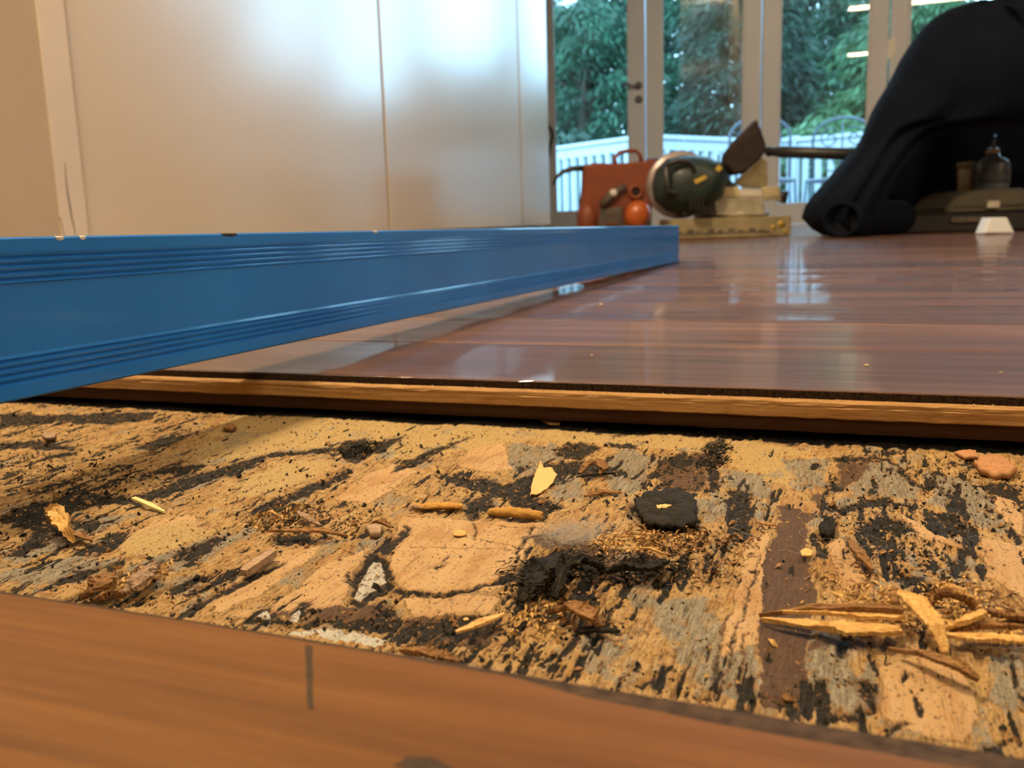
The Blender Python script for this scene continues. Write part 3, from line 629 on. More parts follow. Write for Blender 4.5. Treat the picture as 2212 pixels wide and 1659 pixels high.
doors = [door(k+1, xs_d[k], xs_d[k+1]-.002) for k in range(9)]
mb = MB().box((xs_d[9], YD, -.03), (XR, YD+.12, 2.2)); tag(mb.build('wall_pier', M['paint']), kind='structure')
mb = MB().box((XL, YD-.01, -.03), (XR, YD+.12, .011)); tag(mb.build('threshold', M['paint']), kind='structure')
d1 = doors[0]
for z, nm in ((.8805, 'handle'), (.7978, 'lock')):
    mb = MB().lathe([(.024, 0), (.024, -.006), (.012, -.010), (.010, -.035)], (0, 0, 0), 'Y', 20)
    if nm == 'handle': mb.tube([(0, -.035, 0), (-.03, -.042, 0), (-.10, -.042, .004)], [.011, .009, .008], 10)
    o = mb.build(nm, plain('chrome_'+nm, (.34, .34, .36), .25, .05, 10, metal=1), d1); o.location = (-1.297-d1.location.x, .0, z)
d4 = doors[3]
mb = MB(); ring = []
for k in range(20):
    a = 2*math.pi*k/20; ring.append((.020*math.cos(a), .036*(1 if math.sin(a) > 0 else -1)+.020*math.sin(a)))
mb.prism(ring, -.003, 0); mb.box((-.008, -.005, -.025), (.008, -.002, .025))
o = mb.build('flush_bolt_plate', plain('dull_steel_plate', (.42, .42, .40), .4, .1, 30, metal=.6), d4); o.location = (.146-d4.location.x, -.0005, .97)
# cable by the first door
pts = [(-1.8845, 5.87, 0.6764), (-1.8603, 5.87, 0.6431), (-1.8582, 5.87, 0.5996), (-1.8784, 5.87, 0.5428), (-1.8862, 5.87, 0.4849)]
mb = MB().tube([(p[0], YD-.012, p[2]) for p in pts], .009, 8)
tag(mb.build('cable', M['black']), 'thin black cable curling out beside the door frame at the end of the cream panels', 'cable')

# ------------------------------------------------------------------ cream panels along the left
cab = empty('cream_panel_wall', (-1.345, 1.285, 0)); tag(cab, 'wall of tall flat cream panels with a bright glossy reflection, left of the glass doors', 'cabinet')
def cabx(a, b_, x0=0.0, x1=-.022, name='panel', mat='cab', z0=.06, z1=2.46):
    return MB().box((x1, a-1.285, z0), (x0, b_-1.285, z1), bev=.0012).build(name, M[mat], cab)
cabx(1.3710, 2.5660); cabx(2.5800, 3.7860); cabx(3.8000, 4.178)
MB().box((-.60, .08, .0), (-.034, 4.176-1.285, 2.46)).build('carcass', M['cabcore'], cab)
MB().box((-.06, .02, .0), (-.03, 4.170-1.285, .06)).build('plinth', M['cabtrim'], cab)
tr = MB(); a_ = []
tr.box((-.028, .016, .0), (.006, .0790, 2.49), bev=.0006)
tp = tr.build('corner_trim', M['cabtrim'], cab); tp['label'] = 'painted corner trim with a long crack at its foot'
# the crack: a sliver cut line, a little proud of nothing, sunk into the face
def crackline(pts, wd, name):
    mb = MB(); n = len(pts); vs = []
    for i, (y_, z_) in enumerate(pts):
        ww = wd*(1-.8*abs(2*i/(n-1)-1)**2)
        vs += [(.0064, y_-ww, z_), (.0064, y_+ww, z_), (.003, y_, z_)]
    fs = []
    for i in range(n-1):
        for k in range(3): fs.append((i*3+k, i*3+(k+1) % 3, (i+1)*3+(k+1) % 3, (i+1)*3+k))
    mb.add(vs, fs); o = mb.build(name, M['mark'], tp); return o
def ctrim(*pts): return pts
CR = [tuple(p) for p in [(0.0406, 0.2094), (0.0384, 0.1727), (0.0391, 0.1482), (0.041, 0.1318), (0.0414, 0.1128), (0.0453, 0.0945), (0.0458, 0.0762)]]
CR2 = [tuple(p) for p in [(0.0159, 0.1113), (0.0177, 0.095), (0.0203, 0.0768)]]
crackline(CR, .0013, 'crack'); crackline(CR2, .0007, 'crack')

# ------------------------------------------------------------------ ceiling lamps (the glass mirrors the two behind; the right-hand one is added)
def lamp(x0, x1, y_, label, wd=.12, pw=1.0):
    e = empty('ceiling_light', ((x0+x1)/2, y_, ZC)); tag(e, label, 'ceiling light', 'linear ceiling lights'); L_ = (x1-x0)/2
    MB().box((-L_, -wd/2-.02, -.03), (L_, wd/2+.02, 0)).build('housing', M['paint'], e)
    MB().box((-L_+.02, -wd/2, -.055), (L_-.02, wd/2, -.031), bev=.006).build('diffuser', emit('lit_diffuser', LAMP_COL, LAMP_POWER*pw), e)
lamp(-.24, 1.25, -4.2, 'long warm ceiling light furthest behind, mirrored low in the third glass door')
lamp(-.20, 1.25, -.65, 'long warm ceiling light mirrored at the top of the third glass door', pw=.85)
lamp(-.60, .85, 2.2, 'long warm ceiling light over the middle of the floor', pw=.3)
lamp(2.4, 3.8, 1.0, 'added unseen ceiling light over the right of the room, lighting the cream panels and blue level', pw=2.2)  # unseen fitting, turned up to brighten the cream panels and the level's face
lamp(-1.32, -.92, .75, 'short warm ceiling light near the cream panels', .3, 4.5)

# ------------------------------------------------------------------ the long blue level
P1, P2 = Vector((-.2963, 1.6612, 0.0)), Vector((-.3075, .2600, .0167))
ax = (P1-P2).normalized(); P0 = P1-ax*1.80
m, nt, b = new_mat('blue_enamel')
tc = nd(nt, 'ShaderNodeTexCoord'); n = nd(nt, 'ShaderNodeTexNoise'); n.inputs['Scale'].default_value = 9; n.inputs['Detail'].default_value = 8
nt.links.new(tc.outputs['Object'], n.inputs[0])
nt.links.new(ramp(nt, [(.3, (.006, .150, .56)), (.7, (.010, .185, .66))], n.outputs[0]), b.inputs['Base Color'])
b.inputs['Roughness'].default_value = .45; b.inputs['Specular IOR Level'].default_value = .3; b.inputs['Coat Weight'].default_value = .5; b.inputs['Coat Roughness'].default_value = .07
M['blue'] = m
LH, LW = .0634, .026
prof = [(-.0008, 0), (0, .0008), (0, .0060)]
def grooves(z0, n_, pitch=.0028):
    out = []
    for k in range(n_):
        z = z0+k*pitch
        out += [(0.0, z), (-.0011, z+.0005), (-.0012, z+.0009), (-.0002, z+.0021)]
    return out
prof += grooves(.0062, 4) + [(-.0006, .0180), (-.0006, LH-.0180)] + [(0, LH-.0176)] + grooves(LH-.0174, 4) + [(0, LH-.0058), (0, LH-.0008), (-.0008, LH), (-LW+.0008, LH), (-LW, LH-.0008), (-LW, .0008), (-LW+.0008, 0)]
sx = Vector((ax.y, -ax.x, 0)).normalized(); sz = sx.cross(ax); 
if sz.z < 0: sz = -sz
lev = empty('spirit_level', tuple(P0)); tag(lev, 'long blue enamelled level with ribbed side, lying across the gap from the left edge', 'level')
def lv(x, y_, z): return tuple(sx*x+ax*y_+sz*z)
mb = MB(); n = len(prof)
segs = 2
vs = [lv(x, 1.80*k/1-.0*k, z) if k else lv(x, 0, z) for k in (0, 1) for x, z in prof]
mb.add(vs, [tuple(range(n)), tuple(range(2*n-1, n-1, -1))]+[(i, n+i, n+(i+1) % n, (i+1) % n) for i in range(n)])
lb = mb.build('beam', M['blue'], lev)
mb = MB(); mb.add([lv(x, y_, z) for y_ in (1.7995, 1.8025) for x, z in ((-.0012, .0012), (-.0012, LH-.0012), (-LW+.0012, LH-.0012), (-LW+.0012, .0012))], [(0,1,2,3),(7,6,5,4),(0,4,5,1),(1,5,6,2),(2,6,7,3),(3,7,4,0)])
mb.build('end_cap', plain('dark_teal_cap', (.012, .07, .12), .4, .1, 20), lev)
M['scuff'] = plain('bare_scuffed_metal', (.045, .035, .03), .7, .5, 400)
M['scuffw'] = plain('pale_scuff', (.5, .48, .44), .7, .3, 400)
for sy, ln, mt in (((.545), .006, 'scuff'), (.435, .0022, 'scuffw'), (.447, .0016, 'scuffw'), (.70, .003, 'scuffw')):
    mb = MB(); k_ = 9; top = []; 
    for i in range(k_): t = i/(k_-1); top.append((sy-ln+2*ln*t, .0007+.0006*math.sin(math.pi*t)*(1+.5*math.sin(i*2.7))))
    vs = [lv(.0001, y_, LH-.0004) for y_, d in top]+[lv(.0001, y_, LH-.0004-d) for y_, d in top]+[lv(-.0008, y_, LH+.0001) for y_, d in top]+[lv(-.0012-d, y_, LH+.0001) for y_, d in top]
    fs = []
    for i in range(k_-1): fs += [(i, i+1, k_+i+1, k_+i), (2*k_+i, 2*k_+i+1, i+1, i), (3*k_+i, 3*k_+i+1, 2*k_+i+1, 2*k_+i)]
    mb.add(vs, fs); mb.build('scuff', M[mt], lb)
# a packer under the near end, out of the picture
pz = P0+ax*.02
mb = MB().box((P0.x-LW-.01, P0.y, 0.0), (P0.x+.02, P0.y+.04, P0.z+.0002), bev=.0006); 
tag(mb.build('wood_packer', M['varnish_near']), 'small wooden packer lifting the near end of the blue level', 'packer')

# ------------------------------------------------------------------ outside: deck, rail, garden table, trees
mb = MB().box((-9, YD+.12, -.19), (8, 11.2, -.13)); tag(mb.build('deck', M['deck']), kind='structure')
mb = MB().box((-40, YD+.12, -1.6), (40, 60, -1.5)); tag(mb.build('ground', M['ground']), kind='structure')
mb = MB().box((-2.2, 5.99, -.03), (XR, 6.6, -.125)) ; 
RT = .80
rp = [(-6.5, 9.75), (-2.95, 9.20), (-1.79, 8.37), (-1.00, 9.62), (-.62, 9.82), (1.30, 9.02), (4.5, 7.75)]
rail = empty('deck_railing', (0, 0, -.13)); tag(rail, 'white railing with square balusters around the deck beyond the glass doors', 'railing')
z0 = -.13
for (xa, ya), (xb, yb) in zip(rp[:-1], rp[1:]):
    A_ = Vector((xa, ya, 0)); Bv = Vector((xb, yb, 0)); d_ = (Bv-A_); Ln = d_.length; an = math.atan2(d_.y, d_.x)
    R_ = Matrix.Translation((xa, ya, 0)) @ Matrix.Rotation(an, 4, 'Z')
    MB().box((-.02, -.045, RT-.035-z0), (Ln+.02, .045, RT-z0), M=R_, bev=.004).build('top_rail', M['railw'], rail)
    MB().box((0, -.018, RT-.125-z0), (Ln, .018, RT-.045-z0), M=R_).build('rail', M['railw'], rail)
    MB().box((0, -.02, .05), (Ln, .02, .12), M=R_).build('rail', M['railw'], rail)
    MB().box((-.045, -.045, 0), (.045, .045, RT-z0+.02), M=R_).build('post', M['railw'], rail)
    k = .13
    while k < Ln-.05:
        me_o = MB().box((-.025, -.02, .10), (.025, .02, RT-.05-z0)).build('baluster', M['railw'], rail) if 'bal' not in M else link('baluster', M['bal'], rail)
        M['bal'] = me_o.data
        me_o.location = (xa+math.cos(an)*k, ya+math.sin(an)*k, 0); me_o.rotation_euler.z = an; k += .131
# wrought iron chairs on the deck
def scroll(c, r0, r1, a0, turns, n=26): return [(c[0]+(r0+(r1-r0)*t)*math.cos(a0+turns*2*math.pi*t), 0, c[1]+(r0+(r1-r0)*t)*math.sin(a0+turns*2*math.pi*t)) for t in [i/(n-1) for i in range(n)]]
M['iron'] = plain('blue_grey_wrought_iron', (.035, .05, .08), .45, .2, 10, metal=.0)
def iron_chair(px, label):
    e = empty('garden_chair', (px[0], px[1], -.13), px[2]); tag(e, label, 'garden chair', 'wrought iron chairs on the deck')
    W = .24
    arch = [(-W, 0, .45)] + [(-W*math.cos(math.pi*t), 0, .80+.16*math.sin(math.pi*t)) for t in [i/14 for i in range(15)]] + [(W, 0, .45)]
    MB().tube(arch, .012, 8).build('back_frame', M['iron'], e)
    mb = MB()
    for s in (-1, 1): mb.tube([(x*s, 0, z) for x, y_, z in scroll((.10, .80), .02, .09, .3, 1.3)], .007, 6); mb.tube([(x*s, 0, z) for x, y_, z in scroll((.09, .60), .02, .08, 3.6, -1.2)], .007, 6)
    mb.tube([(0, 0, .45), (0, 0, .93)], .008, 6); mb.build('scrollwork', M['iron'], e)
    MB().lathe([(.20, 0), (.215, .01), (.215, .02), (.19, .03)], (0, -.22, .44), 'Z', 24).build('seat', M['iron'], e)
    for a_, c_ in ((-W, 0), (W, 0), (-.17, -.38), (.17, -.38)):
        MB().tube([(a_, c_, .46), (a_*1.05, c_*1.08, .2), (a_*1.12, c_*1.12, 0)], .011, 8).build('leg', M['iron'], e)
iron_chair((-.75, 7.8, .35), 'wrought iron garden chair with scrolled back, left one outside the third glass door')
iron_chair((-.14, 8.3, -.25), 'wrought iron garden chair with scrolled back, right one outside the third glass door')

def leafmat(name, c, v=.5):
    m, nt, b = new_mat(name); oi = nd(nt, 'ShaderNodeNewGeometry')
    n = nd(nt, 'ShaderNodeTexNoise'); n.inputs['Scale'].default_value = 1.6; n.inputs['Detail'].default_value = 6
    nt.links.new(oi.outputs['Position'], n.inputs[0])
    nt.links.new(ramp(nt, [(.32, tuple(x*(1-v) for x in c)), (.68, tuple(x*(1+v) for x in c))], n.outputs[0]), b.inputs['Base Color'])
    b.inputs['Roughness'].default_value = .6
    t = nd(nt, 'ShaderNodeBsdfTranslucent'); t.inputs[0].default_value = (*[x*1.2 for x in c], 1)
    mx = nd(nt, 'ShaderNodeMixShader'); mx.inputs[0].default_value = .3; out = nt.nodes['Material Output']
    nt.links.new(b.outputs[0], mx.inputs[1]); nt.links.new(t.outputs[0], mx.inputs[2]); nt.links.new(mx.outputs[0], out.inputs[0]); return m
LM = [leafmat('teal_leaves', (.024, .082, .046), .7), leafmat('deep_green_leaves', (.010, .036, .022), .7), leafmat('pale_green_leaves', (.050, .120, .050), .6)]
M['bark'] = plain('grey_brown_bark', (.07, .055, .045), .85, .4, 6, .01)
def tree(name, x, y_, top, rad, kind, label, nclump=150, per=110, low=-1.2, cat='tree', leaf=(.035, .16), den=1.0):
    e = empty(name, (x, y_, -1.5)); tag(e, label, cat, 'trees and shrubs beyond the deck')
    mb = MB(); hh = top+1.5
    mb.tube([(0, 0, 0), (.06*rad, .03, hh*.3), (-.05*rad, 0, hh*.6), (.04, 0, hh*.9)], [.10*rad+.03, .08*rad+.02, .05*rad+.01, .01], 8); mb.build('trunk', M['bark'], e)
    # branches out to the clumps
    u = rng.random(nclump); th = rng.random(nclump)*2*np.pi; zc = low+1.5+(hh-(low+1.5))*rng.random(nclump)**.85
    rel = np.clip((zc-(low+1.5))/(hh-(low+1.5)), 0, 1); R = rad*np.sqrt(np.clip(1-(2*np.clip(rel, .35, 1)-.7)**2/1.75, .04, 1))*(.35+.65*np.sqrt(u))
    cx, cy = R*np.cos(th), R*np.sin(th)*.42
    mb = MB()
    for i in range(0, nclump, 4): mb.tube([(0, 0, max(.2, zc[i]-.5)), (cx[i]*.6, cy[i]*.6, zc[i]-.12), (cx[i], cy[i], zc[i])], [.022, .014, .005], 5)
    mb.build('branches', M['bark'], e)
    N = nclump*per; ci = np.repeat(np.arange(nclump), per)
    # drooping sprays: leaves lie along a direction per clump
    dth = th[ci]+rng.normal(0, .7, N); t = rng.random(N); ln = (.20+.30*rng.random(nclump))[ci]
    px_ = cx[ci]+np.cos(dth)*ln*t+rng.normal(0, .07, N); py_ = cy[ci]+np.sin(dth)*ln*t+rng.normal(0, .07, N); pz_ = zc[ci]+.10*rng.random(N)-.35*t**2*ln*2+rng.normal(0, .05, N)
    d1 = np.stack([np.cos(dth), np.sin(dth), -.5-.5*t+rng.normal(0, .4, N)], -1); d1 /= np.linalg.norm(d1, axis=1)[:, None]
    rr = rng.normal(size=(N, 3)); d2 = np.cross(d1, rr); d2 /= np.linalg.norm(d2, axis=1)[:, None]
    Lf = (leaf[1]*(.6+.8*rng.random(N)))[:, None]; Wf = (leaf[0]*(.6+.8*rng.random(N)))[:, None]
    P = np.stack([px_, py_, pz_], -1)
    V4 = np.stack([P, P+d1*Lf*.45+d2*Wf*.5, P+d1*Lf, P+d1*Lf*.45-d2*Wf*.5], 1).reshape(-1, 3)
    me = bpy.data.meshes.new('foliage'); me.vertices.add(N*4); me.vertices.foreach_set('co', V4.astype(np.float32).ravel())
    me.loops.add(N*4); me.loops.foreach_set('vertex_index', np.arange(N*4, dtype=np.int32)); me.polygons.add(N)
    me.polygons.foreach_set('loop_start', np.arange(0, N*4, 4, dtype=np.int32)); me.polygons.foreach_set('loop_total', np.full(N, 4, np.int32)); me.update(calc_edges=True)
    me.materials.append(LM[kind]); o = link('foliage', me, e); o['kind'] = 'stuff'
    return e
TR = [ # x, y, top, radius, leaf kind, label
 ('dense_tree', -6.6, 18.2, 5.4, 1.7, 1, 'dark tree beyond the deck, leftmost behind the first glass door'),
 ('dense_tree', -4.3, 15.4, 3.5, 1.35, 0, 'teal-green tree behind the first glass door with sky showing through its top'),
 ('shrub', -3.9, 12.4, 1.2, .85, 1, 'dark shrub low behind the railing of the first glass door'),
 ('dense_tree', -2.75, 18.2, 5.6, 1.5, 0, 'tall teal-green tree with drooping sprays behind the second glass door'),
 ('shrub', -2.1, 12.4, .95, .7, 1, 'dark low shrub just over the railing in the second glass door'),
 ('dense_tree', -1.75, 15.4, 3.9, 1.0, 1, 'dark tree standing behind the stile between the second and third glass doors'),
 ('dense_tree', .15, 18.2, 4.3, 1.25, 0, 'blue-green tree behind the third glass door, open at its top'),
 ('shrub', -.35, 12.4, 1.2, .5, 2, 'pale green shrub over the railing at the right of the third glass door'),
 ('dense_tree', .75, 15.4, 3.2, 1.15, 2, 'pale green tree behind the fourth glass door with gaps of sky'),
 ('dense_tree', 2.3, 12.6, 1.9, 1.0, 1, 'dark tree behind the draped navy cloth'),
 ('shrub', 3.9, 15.0, 1.5, 1.1, 0, 'low teal shrub beyond the deck at the right'),
 ('shrub', 6.3, 15.0, 1.5, 1.1, 1, 'low dark shrub beyond the deck far to the right'),
 ('dense_tree', 12.8, 14.0, 5.5, 2.0, 1, 'tall dark tree beyond the deck out at the far right'),
]
for nm, x, y_, tp_, rd, kd, lb_ in TR:
    big = nm == 'dense_tree'
    tree(nm, x, y_, tp_, rd, kd, lb_, nclump=int(150*rd) if big else int(110*rd), per=90, low=-1.1, cat='tree' if big else 'shrub')
# dark hedge closing the view low down
N = 110000
hx = rng.random(N)*31-11; hz = -1.5+rng.random(N)**.8*((2.6+.5*np.sin(hx*1.3)+.3*np.sin(hx*3.1))+2.2+1.1*sstep(2.6, 1.0, hx)+1.0*sstep(1.6, .6, hx)+3.2*sstep(11.5, 13.5, hx)); hy = 21+rng.random(N)*1.2
P = np.stack([hx, hy, hz], -1); d1 = rng.normal(size=(N, 3)); d1 /= np.linalg.norm(d1, axis=1)[:, None]; d2 = np.cross(d1, rng.normal(size=(N, 3))); d2 /= np.linalg.norm(d2, axis=1)[:, None]
V4 = np.stack([P, P+d1*.12+d2*.06, P+d1*.25, P+d1*.12-d2*.06], 1).reshape(-1, 3).astype(np.float32)
me = bpy.data.meshes.new('hedge'); me.vertices.add(N*4); me.vertices.foreach_set('co', V4.ravel()); me.loops.add(N*4); me.loops.foreach_set('vertex_index', np.arange(N*4, dtype=np.int32)); me.polygons.add(N)
me.polygons.foreach_set('loop_start', np.arange(0, N*4, 4, dtype=np.int32)); me.polygons.foreach_set('loop_total', np.full(N, 4, np.int32)); me.update(calc_edges=True); me.materials.append(LM[1])
tag(link('hedge', me), 'dark leafy hedge closing the view beyond the trees', 'hedge', kind='stuff')

# ------------------------------------------------------------------ orange upright case / blower
def sph(mb, c, r, mi=0, sc_=(1, 1, 1), n=14):
    pr = [(r*math.sin(math.pi*i/n)+1e-5, -r*math.cos(math.pi*i/n)) for i in range(n+1)]
    t = MB().lathe(pr, (0, 0, 0), 'Z', 20); return mb.add([(c[0]+x*sc_[0], c[1]+y_*sc_[1], c[2]+z*sc_[2]) for x, y_, z in t.v], t.f, mi, True)
def local(pts, y_): return [(x, y_, z) for x, z in pts]
def slab(mb, poly, y0, y1, e=.006, mi=0):
    """prism with a softened rim"""
    cx = sum(p[0] for p in poly)/len(poly); cz = sum(p[1] for p in poly)/len(poly)
    def ring(y_, k): return [(x+(cx-x)*k, y_, z+(cz-z)*k) for x, z in poly]
    return mb.loft([ring(y0, .12), ring(y0+e*.4, .05), ring(y0+e, 0), ring(y1-e, 0), ring(y1-e*.4, .05), ring(y1, .12)], mi, True, False)
M['orange'] = plain('orange_plastic', (.48, .105, .018), .35, .10, 12, coat=.2)
M['orange_d'] = plain('dark_red_orange_plastic', (.19, .042, .012), .5, .15, 12)
M['grime'] = plain('grimy_grey_plastic', (.09, .07, .055), .6, .4, 30)
M['pale'] = plain('pale_grey_knob', (.62, .58, .50), .4, .1, 20)
e = empty('blower', (-0.8542, 3.524, 0.0), YAW); tag(e, 'orange leaf blower with a carry handle, behind the end of the blue level', 'blower')
pts = [(-0.1325, 0.2819), (-0.0937, 0.2909), (-0.0148, 0.2851), (0.0994, 0.2902), (0.1433, 0.2991), (0.1573, 0.2798), (0.1394, 0.1979), (0.1284, 0.1116), (0.1243, -0.0002), (-0.1568, 0.0085), (-0.157, 0.0943), (-0.1439, 0.1374), (-0.1356, 0.2064)]
slab(MB(), pts, .03, .16, .012).build('housing', M['orange_d'], e)
h = [(-0.0026, 0.2779), (-0.0093, 0.3089), (0.0102, 0.3287), (0.0471, 0.3344), (0.0768, 0.3335), (0.0925, 0.316), (0.0958, 0.2817)]
MB().tube(local(h, .09), .0085, 10).build('handle', M['orange_d'], e)
c_ = [(0.0716, 0.0925), (-0.1182, 0.0844), (0.0634, 0.1761), (-0.0232, 0.1735), (-0.0697, 0.1264), (0.023, 0.198), (-0.0314, 0.0817), (0.0089, 0.0279)]
mb = MB(); sph(mb, (c_[0][0], .025, c_[0][1]-.004), .050, 0, (1, .8, 1.12)); mb.build('fan_cover', M['orange'], e)
mb = MB(); sph(mb, (c_[1][0], .03, c_[1][1]-.014), .034, 0, (1, .6, 1.9)); mb.build('side_tank', M['orange_d'], e)
mb = MB(); ringp = [(c_[2][0]+.022*math.cos(a), .018, c_[2][1]+.022*math.sin(a)) for a in [2*math.pi*k/20 for k in range(21)]]
mb.tube(ringp, .008, 8, cap=False); mb.build('port_ring', M['orange_d'], e)
MB().lathe([(.018, .024), (.018, .030)], (c_[2][0], 0, c_[2][1]), 'Y').build('port', M['black'], e)
mb = MB(); sph(mb, (c_[3][0], .012, c_[3][1]), .016); mb.build('knob', M['pale'], e)
MB().tube([(c_[4][0], .02, c_[4][1]), (c_[3][0], .018, c_[3][1]), (c_[5][0], .02, c_[5][1])], [.016, .018, .012], 10).build('lever', M['grime'], e)
slab(MB(), [(-0.0752, 0.1144), (0.0099, 0.1222), (0.0211, 0.003), (-0.0857, 0.0063)], .018, .04, .004).build('intake', M['grime'], e)
for k in range(4): z = .02+.012*k; MB().box((c_[6][0]-.03, .012, z), (c_[6][0]+.03, .018, z+.005)).build('vent_slat', M['orange_d'], e)
hs_ = [(-0.1239, 0.2747), (-0.1731, 0.2728), (-0.212, 0.262), (-0.237, 0.2422), (-0.25, 0.2133)]
MB().tube(local(hs_, .07), [.012, .011, .009, .007, .005], 8).build('strap', M['black'], e)
b_ = [(0.1169, 0.2947), (0.1696, 0.3)]
MB().tube([(b_[0][0], .10, b_[0][1]), (b_[1][0], .10, b_[1][1])], .008, 8).build('cord_grip', M['black'], e)

# ------------------------------------------------------------------ mitre saw on its pale box
M['carton'] = plain('yellowish_wood_box', (.27, .22, .12), .6, .3, 14)
M['castb'] = plain('dusty_cast_base', (.34, .30, .22), .55, .25, 25)
M['cream'] = plain('cream_fence_paint', (.52, .43, .24), .5, .2, 40)
M['green'] = plain('dark_green_motor_plastic', (.012, .026, .025), .5, .3, 20, coat=.05)
M['guard'] = plain('dull_aluminium_guard', (.30, .25, .25), .35, .15, 15, metal=.5)
M['mustard'] = plain('mustard_print', (.50, .33, .05), .5, .15, 60)
M['bag'] = plain('dark_brown_grey_cloth_bag', (.035, .026, .024), .85, .25, 30, .001)
bx = empty('wooden_box', (-0.447, 3.356, 0.0), YAW); tag(bx, 'low yellowish wooden box with dark smudged print, under the mitre saw', 'box')
q_ = [(-0.1842, 0.0753), (0.237, 0.075), (0.2403, -0.0054), (-0.1843, 0.0013), (0.2019, 0.0377), (-0.0979, 0.0244)]
MB().box((q_[0][0], -.02, 0.0), (q_[1][0], .24, q_[1][1]-.006), bev=.003).build('box_body', M['carton'], bx)
MB().box((q_[0][0]+.01, -.0212, .012), (q_[1][0]-.075, -.0195, .019)).build('printed_band', M['grime'], bx)
for k in range(9):
    x = q_[0][0]+.02+.036*k; MB().box((x, -.0214, .014+.004*(k % 3)), (x+.018+.006*(k % 2), -.0197, .026+.005*(k % 2))).build('print_mark', M['grime'], bx)
for dx, dz, r_ in ((0, .004, .013), (-.028, -.006, .008), (.014, -.022, .007)):
    MB().lathe([(r_, -.0215), (r_, -.0195)], (q_[4][0]+dx, 0, q_[4][1]+dz), 'Y', 16).build('yellow_mark', M['mustard'], bx)
zt = q_[1][1]-.006
so = (-0.447, 3.356, 0.0)
sw = empty('mitre_saw', (so[0], so[1], zt), YAW); tag(sw, 'dark green mitre saw with a pointed dust bag, standing on the low wooden box', 'saw')
def lz(p): return [(x, z-zt) for x, z in p]
g = lz([(-0.0411, 0.0772), (-0.0462, 0.1189), (-0.001, 0.1366), (0.1126, 0.1331), (0.1453, 0.113), (0.1541, 0.0712)])
mb = MB(); mb.lathe([(.13, 0), (.135, .008), (.13, .022), (.11, .030)], (.06, .12, 0), 'Z', 32); mb.build('turntable', M['castb'], sw)
slab(MB(), g, -.01, .12, .006).build('base_casting', M['castb'], sw)
for a, nm, mt in (((1567,423,1603,403), 'fence', 'cream'), ((1653,422,1693,402), 'fence', 'cream'), ((1603,421,1655,409), 'fence_slide', 'castb')):
    pass
for nm, mt, p in (('fence', 'cream', [(0.0104, 0.1331), (0.01, 0.1743), (0.0666, 0.1758), (0.0704, 0.1312)]), ('fence', 'cream', [(0.1483, 0.1288), (0.1476, 0.1701), (0.2091, 0.1714), (0.2132, 0.1268)]), ('fence_slide', 'pale', [(0.0687, 0.1424), (0.0684, 0.1646), (0.1493, 0.1637), (0.1497, 0.1399)]), ('table_wing', 'castb', [(-0.0333, 0.1281), (-0.0253, 0.1437), (0.2259, 0.1423), (0.2262, 0.1232)])):
    slab(MB(), lz(p), .03, .07, .004).build(nm, M[mt], sw)
kb = lz([(0.2227, 0.1392), (0.1274, 0.2213)])
mb = MB(); mb.tube([(kb[0][0]-.02, .05, kb[0][1]), (kb[0][0]+.016, .045, kb[0][1]-.005)], [.018, .024], 12); mb.build('clamp_knob', M['black'], sw)
gc = lz([(-0.1307, 0.1723)])[0]
mb = MB().lathe([(.05, .0), (.112, .004), (.118, .010), (.118, .034), (.108, .040), (.04, .044)], (gc[0]-.010, .03, gc[1]+.016), 'Y', 40); mb.build('blade_guard', M['guard'], sw)
mo = lz([(-0.2439, 0.1853), (-0.234, 0.2386), (-0.1952, 0.2767), (-0.1276, 0.2887), (-0.0504, 0.2801), (0.0013, 0.2566), (0.0243, 0.2087), (-0.001, 0.143), (-0.0624, 0.1003), (-0.1306, 0.08), (-0.1956, 0.098), (-0.2376, 0.1375)])
cxm = sum(p[0] for p in mo)/12; czm = sum(p[1] for p in mo)/12
def mring(k, y_, dx=0): return [(cxm+(x-cxm)*k+dx, y_, czm+(z-czm)*k) for x, z in mo]
mb = MB().loft([mring(.25, -.085, .02), mring(.5, -.08, .016), mring(.72, -.06, .01), mring(.9, -.03, .004), mring(1, .01), mring(.98, .03)]); mb.build('motor_housing', M['green'], sw)
hd = lz([(-0.2114, 0.2474), (-0.1759, 0.2651), (-0.134, 0.2607), (-0.1146, 0.2287), (-0.1372, 0.1852), (-0.1793, 0.1548), (-0.2051, 0.1683)])
MB().tube([(x, -.075-.012*math.sin(i), z) for i, (x, z) in enumerate(hd+hd[:1])], .011, 8).build('grip', M['black'], sw)
for k in range(4):
    p = lz([(-0.0982, 0.1205)])[0]; MB().box((p[0]-.03+.013*k, -.082, p[1]-.02), (p[0]-.024+.013*k, -.05, p[1]+.02)).build('vent_slot', M['black'], sw)
lt = lz([(-0.1178, 0.1972), (-0.0791, 0.215), (-0.0726, 0.2037), (-0.1113, 0.1844)]); MB().prism(lt, -.090, -.070).build('maker_plate', M['mustard'], sw)
lt = lz([(-0.0581, 0.2207), (-0.0261, 0.248), (-0.0179, 0.2352), (-0.0468, 0.2077)]); MB().prism(lt, -.072, -.04).build('warning_label', M['mustard'], sw)
ar = lz([(-0.01, 0.2569), (0.0634, 0.179), (0.0964, 0.1304), (0.0317, 0.1165), (-0.0254, 0.1501)]); slab(MB(), ar, .06, .11, .006).build('pivot_arm', M['green'], sw)
dk = lz([(-0.1468, 0.0837), (-0.1306, 0.1215), (-0.0334, 0.1344), (-0.0249, 0.0799)]); slab(MB(), dk, -.03, .05, .006).build('lower_bracket', M['black'], sw)
